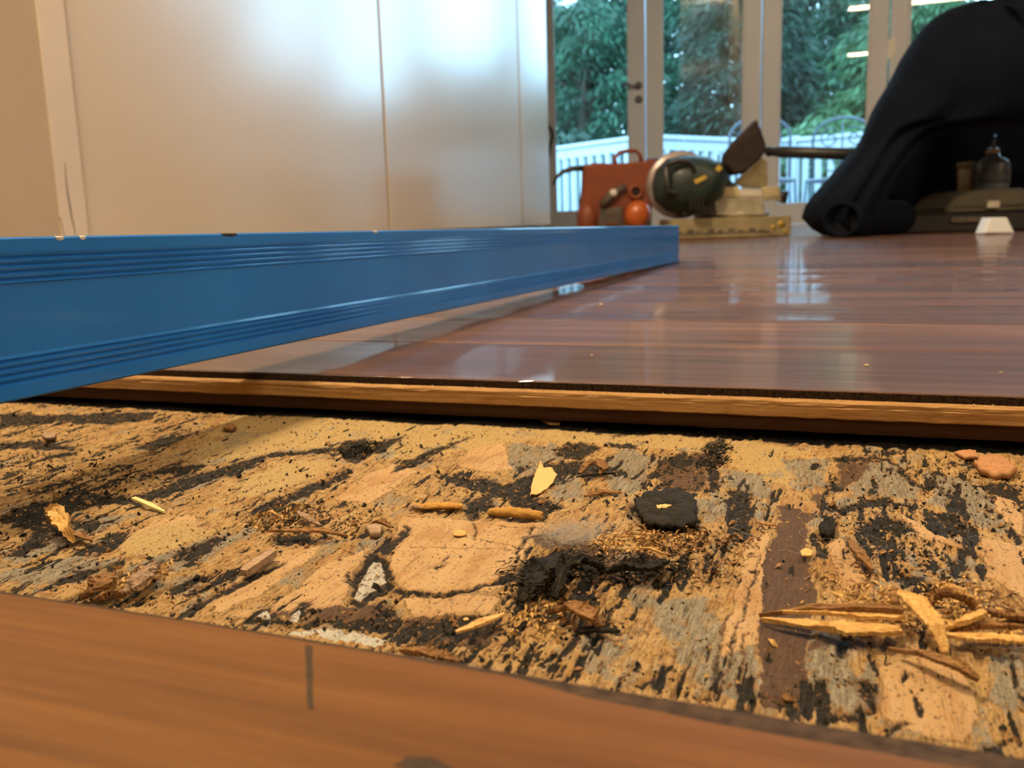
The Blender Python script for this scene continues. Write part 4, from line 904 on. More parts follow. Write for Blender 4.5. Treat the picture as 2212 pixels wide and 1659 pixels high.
bg_ = lz([(0.1262, 0.4022), (0.1411, 0.3708), (0.1546, 0.3331), (0.1648, 0.2985), (0.1396, 0.268), (0.0823, 0.2195), (0.0436, 0.2144), (0.0078, 0.2501), (0.017, 0.2906), (0.0456, 0.3271), (0.0804, 0.3603), (0.1089, 0.3873)])
slab(MB(), bg_, .02, .10, .02).build('dust_bag', M['bag'], sw)
tp_ = lz([(0.0633, 0.1854), (0.1587, 0.28), (0.1847, 0.2635), (0.1881, 0.1689), (0.1282, 0.1707)])
slab(MB(), tp_, .105, .125, .003).build('end_stop_plate', M['cream'], sw)
MB().tube([(tp_[0][0], .10, tp_[0][1]), (tp_[1][0], .10, tp_[1][1])], .0045, 8).build('brace_rod', M['pale'], sw)

# black bar from the saw to the cloth
ba, bb = (-0.32, 3.5636, 0.3008), (0.0618, 3.4395, 0.2609)
mb = MB(); va, vb = Vector(ba), Vector(bb)
mb.tube([va, va.lerp(vb, .02), va.lerp(vb, .06), va.lerp(vb, .10), va.lerp(vb, .13), vb], [.012, .020, .016, .018, .021, .021], 12)
tag(mb.build('padded_bar', M['black']), 'thick black padded bar running from the dust bag of the saw into the navy cloth', 'bar')

# ------------------------------------------------------------------ navy cloth thrown over a chair
m, nt, b = new_mat('navy_quilted_cloth')
tc = nd(nt, 'ShaderNodeTexCoord'); n = nd(nt, 'ShaderNodeTexNoise'); n.inputs['Scale'].default_value = 14; n.inputs['Detail'].default_value = 6; nt.links.new(tc.outputs['Object'], n.inputs[0])
nt.links.new(ramp(nt, [(.3, (.0016, .0034, .0095)), (.7, (.0030, .0058, .0150))], n.outputs[0]), b.inputs['Base Color']); b.inputs['Roughness'].default_value = .95; b.inputs['Specular IOR Level'].default_value = .15; b.inputs['Sheen Weight'].default_value = .0
wv = nd(nt, 'ShaderNodeTexWave'); wv.inputs['Scale'].default_value = 16; wv.inputs['Distortion'].default_value = 2; nt.links.new(tc.outputs['Object'], wv.inputs[0])
bp = nd(nt, 'ShaderNodeBump'); bp.inputs['Distance'].default_value = .0008; nt.links.new(wv.outputs[0], bp.inputs['Height']); nt.links.new(bp.outputs[0], b.inputs['Normal'])
M['navy'] = m
M['navy_in'] = plain('cloth_lining', (.010, .010, .012), .9, .3, 20)
ce = empty('draped_cloth', (0.1314, 3.1452, 0.0), YAW); tag(ce, 'dark navy quilted cloth draped over a chair with a rolled bottom corner, at the right', 'cloth')
rows = [((-0.1932, -0.0041), (-0.0638, -0.0081)), ((-0.23, 0.0254), (-0.0649, 0.0202)), ((-0.2625, 0.0616), (-0.0591, 0.0553)), ((-0.2493, 0.1034), (-0.0493, 0.0972)), ((-0.219, 0.1415), (-0.0337, 0.1358)), ((-0.1805, 0.1849), (-0.0071, 0.1795)), ((-0.1478, 0.2253), (0.0266, 0.22)), ((-0.1261, 0.2522), (0.0495, 0.2469)), ((-0.103, 0.279), (0.0737, 0.2736)), ((-0.0925, 0.2992), (0.1009, 0.2933)), ((-0.0834, 0.3194), (0.1493, 0.3123)), ((-0.077, 0.3356), (0.2401, 0.3259)), ((-0.0692, 0.353), (0.5209, 0.3351)), ((-0.0551, 0.3864), (0.5254, 0.3689)), ((-0.0315, 0.4262), (0.5265, 0.4093)), ((-0.0052, 0.4657), (0.5263, 0.4497)), ((0.0154, 0.5051), (0.5204, 0.4899)), ((0.0331, 0.5445), (0.5132, 0.5301)), ((0.0562, 0.5835), (0.5033, 0.5701)), ((0.0768, 0.6158), (0.4938, 0.6033)), ((0.0977, 0.6414), (0.4822, 0.6299)), ((0.1214, 0.6629), (0.464, 0.6527)), ((0.1482, 0.6778), (0.4407, 0.6691)), ((0.1848, 0.6871), (0.4124, 0.6804))]
rings = []
for i, (a_, b2) in enumerate(rows):
    zz = max(.001, (a_[1]+b2[1])/2); zl, zr = max(.001, a_[1]), max(.001, b2[1]); W = b2[0]-a_[0]; ring = []
    dpt = .10+.10*min(1, W/.5)
    for k in range(40):
        an = 2*math.pi*k/40; cx_ = math.cos(an); sy_ = math.sin(an)
        s_ = math.copysign(abs(cx_)**.7, cx_); u_ = (s_+1)/2
        fold = .014*math.sin(u_*19+i*.16)+.008*math.sin(u_*41-i*.3)
        yb = sy_*dpt*(1+.15*math.sin(i*.5)) + (fold if abs(cx_) < .96 else 0)
        ring.append((a_[0]+W*u_, .10+yb, max(.001, zl+(zr-zl)*u_)))
    rings.append(ring)
MB().loft(rings).build('drape', M['navy'], ce)
rf = [(0.0869, 0.3278), (0.1622, 0.3764), (0.3001, 0.407), (0.824, 0.4069), (0.8588, 0.0584), (0.2591, 0.0474), (0.1177, 0.0353), (0.0608, 0.1352)]
slab(MB(), rf, .47, .50, .01).build('rear_fall', M['navy'], ce)
fl = [(0.2487, 0.6539), (0.3168, 0.6676), (0.4024, 0.6258), (0.4515, 0.5187), (0.464, 0.3436), (0.3795, 0.3462), (0.3153, 0.3617), (0.2876, 0.4702), (0.2957, 0.5631), (0.2758, 0.6164)]
slab(MB(), fl, -.09, -.02, .03).build('top_fold', M['navy'], ce)
rl = [(-0.232, 0.0452)][0]
mb = MB(); rr_ = []
for t in range(9):
    f_ = t/8; rr_.append([(rl[0]+.02+.24*f_+.056*math.cos(a)*(1-.1*f_), -.06+.16*f_-.012*math.cos(a), .054+.053*math.sin(a)) for a in [2*math.pi*k/28 for k in range(28)]])
inner = [[(x, y_+.0, z) for x, y_, z in rr_[0]]]
def shrink(r, k, dy): cx_ = sum(p[0] for p in r)/28; cz_ = sum(p[2] for p in r)/28; return [(cx_+(x-cx_)*k, y_+dy, cz_+(z-cz_)*k) for x, y_, z in r]
mb.loft([shrink(rr_[5], .78, 0), shrink(rr_[2], .78, 0), shrink(rr_[0], .80, .0), shrink(rr_[0], .9, -.006), rr_[0]]+rr_[1:]); o = mb.build('rolled_corner', M['navy'], ce, recalc=False)
mb = MB(); mb.add(shrink(rr_[1], .79, 0), [tuple(range(28))]); mb.build('roll_inside', M['navy_in'], ce)

M['bwood'] = wood('brown_chair_wood', (.08, .035, .018), (.14, .06, .03), (.20, .09, .045), rough=.4, gscale=(6, 60, 60))
chx = empty('chair', (0.54, 3.4047, 0.0), YAW); tag(chx, 'brown wooden chair mostly hidden under the navy cloth at the right edge', 'chair')
r1 = [(-0.1076, 0.4092), (-0.1052, 0.3714), (-0.0096, 0.3545), (-0.0275, 0.6178)]
for x in (.0, .30): MB().box((x, .04, 0), (x+.035, .075, .60), bev=.004).build('leg', M['bwood'], chx)
for z in (r1[0][1], r1[1][1]): MB().box((-.085, .0, z-.012), (.335, .02, z+.012), bev=.003).build('rung', M['bwood'], chx)

M['olive'] = plain('olive_grey_case', (.10, .092, .065), .5, .25, 14)
M['blackp'] = plain('black_plastic', (.012, .012, .014), .4, .2, 20)
tray = empty('black_case', (0.3223, 3.3767, 0.0), YAW); tag(tray, 'low black case lying on the floor behind the navy cloth, under the olive case', 'case')
p = [(-0.2888, 0.055), (0.2149, 0.0394)]; tz = .062
MB().box((p[0][0], -.02, 0), (p[1][0], .34, tz), bev=.006).build('case_body', M['blackp'], tray)
MB().box((-.05, -.03, .03), (.05, -.019, .048), bev=.003).build('case_handle', M['grime'], tray)
oc = (0.3223, 3.3767, 0.0)
ol = empty('olive_case', (oc[0], oc[1], tz), YAW); tag(ol, 'olive-grey tool case with rounded lid stacked on the low black case', 'case')
pp = [(x, z-tz) for x, z in [(-0.054, 0.0537), (-0.0583, 0.0804), (-0.0327, 0.1091), (0.0082, 0.1284), (0.0677, 0.1354), (0.1906, 0.1345), (0.21, 0.1134), (0.2145, 0.0454)]]
pp = [(x, max(0, z)) for x, z in pp]; pp[0] = (pp[0][0], 0); pp[-1] = (pp[-1][0], 0)
slab(MB(), pp, .0, .26, .01).build('case_shell', M['olive'], ol)
MB().box((-.03, -.006, .018), (.20, .004, .024)).build('seam', M['grime'], ol)
MB().box((.07, -.012, .012), (.11, .002, .035), bev=.002).build('latch', M['pale'], ol)
tzo = max(z for x, z in pp)+tz
M['clearp'] = plain('blue_grey_shiny_plastic', (.10, .125, .16), .12, .2, 12, coat=.6)
M['beigep'] = plain('beige_shiny_plastic', (.40, .30, .19), .2, .15, 12, coat=.5)
jb = (0.4129, 3.5174, 0.1367)
jar = empty('plastic_bottle', (jb[0], jb[1], tzo-.012), YAW); tag(jar, 'shiny blue-grey plastic bottle with a nozzle standing on the olive case at the right edge', 'bottle')
MB().lathe([(.050, 0), (.056, .006), (.056, .092), (.050, .104), (.024, .118), (.022, .128)], (0, 0, 0), 'Z', 32).build('bottle_body', M['clearp'], jar)
MB().lathe([(.0565, .03), (.0570, .031), (.0570, .08), (.0565, .081)], (0, 0, 0), 'Z', 32).build('bottle_label', plain('dark_bottle_label', (.045, .05, .065), .4, .5, 60), jar)
MB().lathe([(.022, .126), (.022, .142), (.012, .146)], (0, 0, 0), 'Z', 20).build('cap', M['beigep'], jar)
MB().tube([(0, 0, .144), (.002, 0, .165), (.0, -.01, .185)], [.007, .006, .003], 8).build('nozzle', M['clearp'], jar)
j2 = (0.3504, 3.6221, 0.1383)
tn = empty('plastic_tub', (j2[0], j2[1], tzo-.012), YAW); tag(tn, 'small beige plastic tub beside the shiny blue-grey bottle', 'tub')
MB().lathe([(.026, 0), (.030, .004), (.034, .085), (.030, .092)], (0, 0, 0), 'Z', 24).build('tub_body', M['beigep'], tn)
MB().lathe([(.036, .092), (.036, .104), (.032, .108)], (0, 0, 0), 'Z', 24).build('lid', M['castb'], tn)
wb = [(-0.0282, 0.0473), (0.0221, 0.0458), (0.0467, -0.0006), (-0.0447, 0.0023)]  # tapered block in one even bluish white
mb = MB(); wpoly = [(x, max(.0005, z)) for x, z in wb]; slab(mb, wpoly, -.02, .03, .003); 
o = mb.build('white_block', plain('even_bluish_white', (.80, .84, .90), .35, .03, 10)); o.location = (0.38, 3.078, 0.0); o.rotation_euler.z = YAW
tag(o, 'white tapered block on the floor in front of the low black case', 'wedge')

# ------------------------------------------------------------------ chips, splinters and flakes on the subfloor
def chipmat(name, c1, c2, c3, g=(150, 900, 900)):
    return wood(name, c1, c2, c3, rough=.75, gscale=g, bump=.0006, per_obj=.12)
M['chip_y'] = chipmat('fresh_splinter', (.42, .23, .07), (.62, .38, .13), (.74, .50, .21))
M['chip_p'] = chipmat('pale_veneer', (.50, .28, .10), (.70, .43, .17), (.78, .52, .24))
M['chip_b'] = chipmat('brown_splinter', (.10, .05, .022), (.24, .125, .05), (.42, .24, .09))
M['chip_g'] = chipmat('weathered_splinter', (.16, .10, .065), (.34, .23, .15), (.52, .38, .26))
M['chip_k'] = chipmat('black_char', (.006, .005, .004), (.014, .012, .009), (.06, .045, .028))
M['chip_r'] = chipmat('reddish_chip', (.24, .11, .05), (.42, .21, .10), (.56, .31, .16))
M['chip_o'] = chipmat('fibrous_orange_underside', (.36, .17, .035), (.55, .30, .07), (.70, .42, .12), g=(1500, 1500, 1500))
M['straw'] = plain('straw_plastic_sliver', (.72, .60, .24), .4, .06, 100)
def ribbon(name, pts, wid, th, mat, label=None, cat=None, up_=(0, 0, 1), curl=.0, rag=.2, seed=1, parent=None, group=None):
    """a splinter: pts is its centre line in metres, wid half widths (list), th thickness; curl bends the section"""
    r = np.random.default_rng(seed); P = [Vector(p) for p in pts]; n0 = len(P); m_ = 26
    def lerp(L_, t):
        f = t*(len(L_)-1); i = min(int(f), len(L_)-2); g = f-i; return L_[i]*(1-g)+L_[i+1]*g
    wl = wid if isinstance(wid, (list, tuple)) else [wid*.35, wid, wid, wid*.3]
    m_ = 44; cen = sum(P, Vector())/n0; rings = []; U = Vector(up_)
    nz = r.normal(0, 1, (m_, 2))
    for i in range(m_):
        t = i/(m_-1); p = lerp(P, t)-cen; a = lerp(P, max(0, t-.06)); c = lerp(P, min(1, t+.06)); d = (c-a).normalized()
        s_ = d.cross(U).normalized(); n_ = s_.cross(d).normalized(); w1 = lerp(wl, t)*(1+rag*nz[i, 0]*.5); w2 = lerp(wl, t)*(1+rag*nz[i, 1]*.5); ring = []
        K = 9; fz = max(w1, w2)
        for k in range(K):
            u = -1+2*k/(K-1); f_ = (vnoise(np.array([k*3.7+seed]), np.array([i*.22+k*5.1]), seed+70)[0]-.5)*(.5 if rag > .1 else .12)*fz
            ring.append(p+s_*(u*(w1 if u < 0 else w2))+n_*(th*.5+curl*(u*u)*fz+f_)+d*(rag*fz*.9*(r.random()-.5)))
        for k in range(K): u = 1-2*k/(K-1); ring.append(p+s_*(u*.97*(w1 if u < 0 else w2))+n_*(-th*.5+curl*(u*u)*fz-abs(r.normal())*.08*fz))
        rings.append([tuple(q_) for q_ in ring])
    # lay the grain along local x
    o = MB().loft(rings, smooth=False).build(name, M[mat], parent)
    o.location = cen
    if label: tag(o, label, cat, group)
    return o
def flake(name, poly, zc_, th, mat, label=None, cat=None, bend=.0, tilt=(0, 0), seed=1, rough_=.0005):
    """poly: outline in mm on the subfloor"""
    cx_ = sum(p[0] for p in poly)/len(poly); cy_ = sum(p[1] for p in poly)/len(poly); n = len(poly)
    P = []
    for i in range(n):
        for f_ in (0, .25, .5, .75):
            x = poly[i][0]*(1-f_)+poly[(i+1) % n][0]*f_-cx_; y_ = poly[i][1]*(1-f_)+poly[(i+1) % n][1]*f_-cy_
            k = 1+.16*(vnoise(np.array([x*.9+seed*7.]), np.array([y_*.9]), seed)[0]-.5); P.append((x*k*1e-3, y_*k*1e-3))
    rmax = max(math.hypot(*p) for p in P); vs = []; N = len(P)
    def h_(x, y_): return bend*(x*x+y_*y_)/rmax**2 + tilt[0]*x+tilt[1]*y_ + rough_*(fbm(np.array([x*1100+9.]), np.array([y_*500.]), seed+3, 3, .6)[0]-.5)*1.6
    fs = []
    for lev_, k in ((0, 0), (0, .15), (0, .3), (0, .45), (0, .6), (0, .72), (0, .84), (0, .95), (0, 1), (1, .97), (1, .5), (1, 0)):
        for x, y_ in P: 
            X_, Y_ = x*k, y_*k; edge = -.3*th if (lev_ == 0 and k == 1) else 0
            vs.append((X_, Y_, h_(X_, Y_)+(th if lev_ == 0 else 0)+edge))
    for l in range(11):
        for i in range(N): fs.append((l*N+i, l*N+(i+1) % N, (l+1)*N+(i+1) % N, (l+1)*N+i))
    o = MB().add(vs, fs, 0, True).build(name, M[mat]); o.location = (cx_*1e-3, cy_*1e-3, zc_)
    if label: tag(o, label, cat)
    return o
Zb = ZS
# curls of torn veneer in the middle
def curl_roll(name, a, b_, r, mat, label, seed, turns=.78, lip=.004):
    """a sheet of veneer rolled back on itself between a and b"""
    a, b_ = Vector(a), Vector(b_); d = (b_-a); L_ = d.length; d.normalize(); side = Vector((0, 0, 1)).cross(d).normalized()
    rr = np.random.default_rng(seed); m_ = 22; K = 16; mb = MB(); rings = []
    for i in range(m_):
        t = i/(m_-1); R_ = r*(.55+.45*math.sin(math.pi*min(1, max(0, t*.86+.10)))**.6)*(1+.05*rr.normal()); c = a+d*(L_*t); ring = []
        for k in range(K): an = -math.pi/2+turns*2*math.pi*k/(K-1); R2 = R_*(1+.10*rr.normal()); ring.append(c+Vector((0, 0, R_*.7))+side*(R2*math.cos(an))+Vector((0, 0, .7*R2*math.sin(an))))
        for k in range(K): an = -math.pi/2+turns*2*math.pi*(K-1-k)/(K-1); q_ = .72; ring.append(c+Vector((0, 0, R_*.7))+side*(q_*R_*math.cos(an))+Vector((0, 0, .7*q_*R_*math.sin(an))))
        rings.append([tuple(p) for p in ring])
    o = mb.loft(rings).build(name, M[mat]); tag(o, label, 'veneer curl'); return o
curl_roll('veneer_curl', (-0.1488, 0.2911, -0.0228), (-0.1315, 0.2967, -0.0228), .0021, 'chip_o', 'rolled-back veneer curl with a fuzzy orange underside, left of the dark wedge', 3)
curl_roll('veneer_curl', (-0.1, 0.2936, -0.0228), (-0.1202, 0.2936, -0.0228), .0024, 'chip_o', 'rolled-back veneer curl with a fuzzy orange underside, right of the dark wedge', 4)
ribbon('bark_scrap', [(-0.1491, 0.2885, -0.0222), (-0.1479, 0.2896, -0.0205), (-0.1445, 0.2899, -0.0212)], .0012, .0005, 'chip_g', 'tiny ragged scrap at the left end of the left veneer curl', 'scrap', seed=5)
flake('veneer_flake', [(-113.8, 320.8), (-118.0, 335.2), (-120.6, 348.5), (-122.7, 359.8), (-118.0, 350.5), (-116.3, 353.9), (-111.0, 345.2), (-109.4, 334.7), (-109.8, 325.6), (-110.9, 319.7)], -.0222, .0006, 'chip_p', 'pale pointed veneer flake lying across the black patch', 'flake', .0006, (0, .06), 6)
ribbon('bark_curl', [(-0.1024, 0.3499, -0.0215), (-0.101, 0.3548, -0.019), (-0.0974, 0.3575, -0.0185), (-0.093, 0.352, -0.0195), (-0.0944, 0.3504, -0.0215)], .0024, .0006, 'chip_b', 'dark brown curled bark nest right of the pale flake', 'bark', curl=.3, seed=7)
ribbon('splinter', [(-0.1032, 0.3466, -0.0222), (-0.0958, 0.3512, -0.0218), (-0.0892, 0.3557, -0.0222)], .0008, .0005, 'chip_k', 'thin black splinter in front of the curled bark nest', 'splinter', seed=8)
ribbon('splinter', [(-0.0929, 0.3218, -0.0222), (-0.0874, 0.3269, -0.0215), (-0.0803, 0.3292, -0.022)], .0013, .0007, 'chip_b', 'brown splinter just behind the black charred plate', 'splinter', seed=9)
flake('charred_plate', [(-73.4, 318.1), (-71.3, 325.7), (-66.4, 331.7), (-59.5, 334.7), (-53.4, 329.1), (-50.4, 318.0), (-47.3, 298.2), (-50.7, 293.9), (-56.6, 294.2), (-62.0, 293.8), (-67.8, 302.2)], -.0222, .0020, 'chip_k', 'black charred plate of wood near the middle of the rotten strip', 'wood piece', -.0004, (0, .01), 10, .0016)
flake('wood_chip', [(-63.4, 310.8), (-60.2, 312.7), (-58.0, 311.7), (-59.6, 308.1), (-62.3, 306.8)], -.0203, .0006, 'chip_p', 'tiny pale chip lying on the black charred plate', 'wood chip', 0, (0, 0), 11)
# left side
ch = [(-0.2687, 0.2416, -0.0215), (-0.2668, 0.2405, -0.0165), (-0.2559, 0.2332, -0.015), (-0.2458, 0.2263, -0.0165), (-0.2431, 0.2265, -0.0215)]
ribbon('curled_chip', ch, [.0006, .0020, .0026, .0022, .0006], .0007, 'chip_y', 'curled wood chip standing on edge at the far left of the rotten strip', 'wood chip', up_=(.3, -.6, .7), curl=.5, seed=12, rag=.35)
ribbon('wood_chip', [(-0.2552, 0.2363, -0.022), (-0.2452, 0.2311, -0.0205), (-0.2399, 0.2312, -0.0222)], [.0005, .0018, .0014, .0003], .0006, 'chip_b', 'small brown pointed chip against the curled chip at the far left', 'wood chip', seed=13)
ribbon('sliver', [(-0.2585, 0.2711, -0.0205), (-0.2495, 0.2684, -0.0212), (-0.2379, 0.2641, -0.0222)], [.0010, .0011, .0011, .0004], .0008, 'straw', 'straw-coloured straight sliver with a cut end, upper left of the rotten strip', 'sliver', rag=.04, seed=14)
ribbon('wood_chunk', [(-0.2047, 0.191, -0.0222), (-0.1995, 0.1929, -0.019), (-0.2069, 0.2049, -0.0205)], [.0010, .0028, .0032, .0010], .0014, 'chip_b', 'dark brown broken chunk leaning on the grey splinter, lower left', 'wood piece', curl=.25, seed=15, rag=.4)
ribbon('splinter', [(-0.194, 0.1951, -0.0215), (-0.1917, 0.1981, -0.0185), (-0.1941, 0.2091, -0.0175)], [.0012, .0026, .0028, .0016], .0012, 'chip_g', 'thick weathered greyish splinter raised off the floor, lower left', 'splinter', curl=-.25, seed=16, rag=.3)
ribbon('wood_chunk', [(-0.1991, 0.1903, -0.0218), (-0.1951, 0.1925, -0.02), (-0.1936, 0.1956, -0.0222)], [.0008, .0022, .0022, .0008], .0012, 'chip_b', 'lumpy brown crumb of wood under the weathered greyish splinter', 'wood piece', curl=.3, seed=17, rag=.5)
ribbon('splinter', [(-0.1696, 0.2188, -0.0215), (-0.169, 0.2258, -0.0205), (-0.1695, 0.2339, -0.0205)], [.0012, .0016, .0016, .0014], .0022, 'chip_g', 'square-ended grey-sided splinter left of the white teardrop patch', 'splinter', rag=.08, seed=18)
ribbon('splinter', [(-0.1867, 0.2554, -0.0222), (-0.1717, 0.2532, -0.0198), (-0.1639, 0.2549, -0.02), (-0.1567, 0.258, -0.022)], [.0004, .0016, .0014, .0003], .0006, 'chip_b', 'long low brown splinter tapering right, above the square-ended one', 'splinter', curl=.2, seed=19)
ribbon('splinter', [(-0.1873, 0.2747, -0.0212), (-0.1783, 0.2669, -0.0202), (-0.1715, 0.2648, -0.0218)], [.0003, .0014, .0012, .0004], .0006, 'chip_g', 'short grey leaf-shaped splinter behind the long low brown splinter', 'splinter', seed=20)
flake('wood_chip', [(-305.8, 388.2), (-309.5, 396.2), (-306.0, 397.0), (-300.2, 391.6), (-299.1, 385.4)], -.0222, .0018, 'chip_b', 'small dark chip on the sandy strip near the shadow of the level', 'wood chip', 0, (0, 0), 21)
flake('wood_chip', [(-390.9, 352.0), (-393.0, 357.9), (-386.0, 356.3), (-378.7, 348.6), (-381.9, 345.9)], -.0222, .0016, 'chip_g', 'small round chip in the shadow of the blue level', 'wood chip', 0, (0, 0), 22)
flake('wood_chip', [(-150.8, 443.2), (-147.6, 447.3), (-139.9, 444.4), (-137.5, 435.1), (-142.2, 433.0)], -.0222, .0012, 'chip_b', 'brown chip caught under the edge of the far boards', 'wood chip', 0, (0, 0), 23)
flake('wood_chip', [(-155.0, 266.8), (-153.0, 270.3), (-148.6, 267.5), (-146.4, 261.4), (-149.7, 260.5)], -.0225, .0022, 'chip_g', 'rounded grey lump of wood above the white teardrop patch', 'wood piece', -.001, (0, 0), 24)
ribbon('wood_chip', [(-0.1546, 0.2714, -0.022), (-0.1507, 0.2699, -0.0205), (-0.1468, 0.27, -0.0222)], [.0006, .0014, .0012, .0003], .0006, 'chip_b', 'curled brown chip just behind the rounded grey lump', 'wood chip', curl=.5, seed=25)
flake('veneer_flake', [(-124.0, 270.3), (-123.3, 273.4), (-120.5, 273.2), (-118.7, 269.8), (-120.4, 267.5), (-122.5, 267.9)], -.0221, .0004, 'chip_y', 'pale yellow fleck on the clean veneer below the curls', 'flake', 0, (0, 0), 26)
# middle: heap of dark fibre
ribbon('bark_strip', [(-0.0745, 0.2279, -0.022), (-0.0753, 0.2405, -0.018), (-0.0722, 0.2455, -0.017), (-0.0678, 0.2481, -0.0195), (-0.0669, 0.2487, -0.0222)], [.0010, .0026, .0028, .0020, .0006], .0010, 'chip_k', 'arched black bark strip over the hollow in the middle', 'bark', curl=.35, seed=27, rag=.4)
ribbon('bark_strip', [(-0.0653, 0.2481, -0.0215), (-0.0597, 0.2475, -0.019), (-0.0533, 0.2493, -0.019), (-0.0499, 0.2608, -0.0212)], [.0006, .0028, .0030, .0008], .0010, 'chip_k', 'long dark fibrous bark strip right of the arched one', 'bark', curl=.35, seed=28, rag=.4)
ribbon('bark_strip', [(-0.0822, 0.2218, -0.0215), (-0.0814, 0.2272, -0.0185), (-0.0812, 0.2406, -0.0185), (-0.0828, 0.2581, -0.0212)], [.0012, .0034, .0034, .0014], .0010, 'chip_k', 'broad black fibrous strip left of the arched one', 'bark', curl=.3, seed=29, rag=.4)
ribbon('splinter', [(-0.0733, 0.2192, -0.0222), (-0.0663, 0.2167, -0.019), (-0.0597, 0.2104, -0.0185), (-0.0567, 0.2109, -0.0218)], [.0008, .0028, .0024, .0006], .0009, 'chip_b', 'brown splinter arching forward below the arched bark strip', 'splinter', curl=.4, seed=30, rag=.3)
ribbon('splinter', [(-0.0626, 0.2095, -0.0222), (-0.0577, 0.2094, -0.0205), (-0.0522, 0.2109, -0.0212)], [.0006, .0014, .0012, .0003], .0007, 'chip_k', 'short black splinter at the tip of the arching brown one', 'splinter', seed=31)
ribbon('splinter', [(-0.0606, 0.2701, -0.0212), (-0.0565, 0.2678, -0.02), (-0.0527, 0.2681, -0.0215)], [.0003, .0006, .0007, .0002], .0005, 'chip_y', 'thin curved pale splinter in front of the black charred plate', 'splinter', seed=32)
ribbon('splinter', [(-0.0922, 0.2004, -0.022), (-0.0876, 0.2034, -0.0205), (-0.0838, 0.2133, -0.0215)], [.0004, .0013, .0012, .0003], .0007, 'chip_p', 'pale splinter above the dark stains at the bottom middle', 'splinter', seed=33)
ribbon('splinter', [(-0.1009, 0.1869, -0.0218), (-0.0915, 0.1841, -0.02), (-0.0844, 0.1845, -0.0215)], [.0006, .0018, .0018, .0006], .0010, 'chip_b', 'dark splinter beside the foreground board, right of the white streak', 'splinter', curl=.3, seed=34, rag=.4)
# right: reddish chip and knot
flake('reddish_chip', [(46.4, 399.5), (49.7, 409.1), (55.0, 411.9), (59.2, 405.5), (61.2, 394.7), (57.9, 387.2), (52.5, 384.5), (48.2, 388.8)], -.0222, .0026, 'chip_r', 'reddish-brown oval chip near the right edge, by the far boards', 'wood chip', -.001, (0, .05), 35, .0014)
flake('reddish_chip', [(40.9, 417.8), (44.9, 423.5), (49.9, 423.1), (49.5, 413.6), (44.5, 409.4)], -.0224, .0014, 'chip_r', 'smaller reddish chip behind the reddish-brown oval one', 'wood chip', 0, (0, 0), 36, .001)
flake('charred_knot', [(-8.9, 305.2), (-6.8, 313.4), (-4.6, 317.0), (-3.7, 303.8), (-5.5, 296.1), (-8.1, 298.1)], -.0222, .0022, 'chip_k', 'small black knot of char right of the brown stripe', 'wood piece', -.0006, (0, 0), 37, .0018)
ribbon('splinter', [(0.0007, 0.2946, -0.0218), (0.0034, 0.278, -0.0195), (0.007, 0.2706, -0.0215)], [.0005, .0016, .0014, .0003], .0010, 'chip_b', 'dark brown splinter pointing at the camera, right of the black knot', 'splinter', curl=.2, seed=38)
# right: the heap of fresh splinters
ribbon('splinter', [(-0.0206, 0.2305, -0.0215), (-0.0093, 0.2308, -0.0185), (0.0027, 0.2313, -0.017), (0.0133, 0.232, -0.0165)], [.0003, .0012, .0018, .0014], .0010, 'chip_b', 'long orange-brown splinter across the brown stripe, upper of the pair', 'splinter', curl=.2, seed=39, rag=.3)
ribbon('splinter', [(-0.0148, 0.2298, -0.0195), (-0.0049, 0.2292, -0.018), (0.0048, 0.2285, -0.0175), (0.0137, 0.23, -0.0175)], [.0003, .0010, .0012, .0008], .0008, 'chip_y', 'yellow splinter squeezed between the two long ones', 'splinter', seed=40, rag=.3)
ribbon('splinter', [(-0.0197, 0.2284, -0.0215), (-0.009, 0.2253, -0.02), (0.0007, 0.2242, -0.0195), (0.0126, 0.2267, -0.0195)], [.0003, .0018, .0030, .0024], .0010, 'chip_y', 'broad pale splinter across the brown stripe, lower of the pair', 'splinter', curl=.12, seed=41)
ribbon('splinter', [(0.0123, 0.2412, -0.0155), (0.0159, 0.2338, -0.015), (0.02, 0.2252, -0.0165), (0.0219, 0.221, -0.0212)], [.0007, .0026, .0022, .0008], .0009, 'chip_y', 'pale splinter leaning forward over the heap at the right', 'splinter', curl=.2, seed=42)
ribbon('splinter', [(0.0116, 0.2416, -0.0145), (0.0117, 0.2368, -0.0165), (0.0125, 0.2358, -0.0215)], [.0004, .0010, .0012, .0008], .0010, 'chip_b', 'dark upright shard at the left of the leaning pale splinter', 'splinter', up_=(0, -1, .3), seed=43)
ribbon('splinter', [(0.0214, 0.2315, -0.0205), (0.0264, 0.2304, -0.017), (0.0315, 0.2327, -0.015)], [.0004, .0012, .0013, .0008], .0009, 'chip_y', 'straight pale splinter pointing up to the right, right of the leaning one', 'splinter', seed=44)
ribbon('wood_shaving', [(0.0202, 0.2441, -0.0205), (0.0216, 0.2445, -0.0175), (0.0245, 0.2441, -0.016), (0.0282, 0.244, -0.017), (0.0301, 0.2458, -0.02)], [.0008, .0022, .0024, .0022, .0008], .0007, 'chip_b', 'curled brown shaving behind the straight pale splinter', 'shaving', curl=.5, seed=45, rag=.35)
ribbon('wood_shaving', [(0.0219, 0.2483, -0.0175), (0.0245, 0.2471, -0.0155), (0.0279, 0.2463, -0.0165), (0.0314, 0.2467, -0.019)], [.0005, .0016, .0016, .0005], .0006, 'chip_y', 'pale shaving lying on the curled brown one', 'shaving', curl=.4, seed=46, rag=.3)
ribbon('splinter', [(0.0236, 0.231, -0.02), (0.0306, 0.2318, -0.018), (0.0417, 0.2345, -0.018)], [.0006, .0018, .0020, .0014], .0010, 'chip_b', 'brown splinter running off the right edge, uppermost', 'splinter', curl=.2, seed=47, rag=.3)
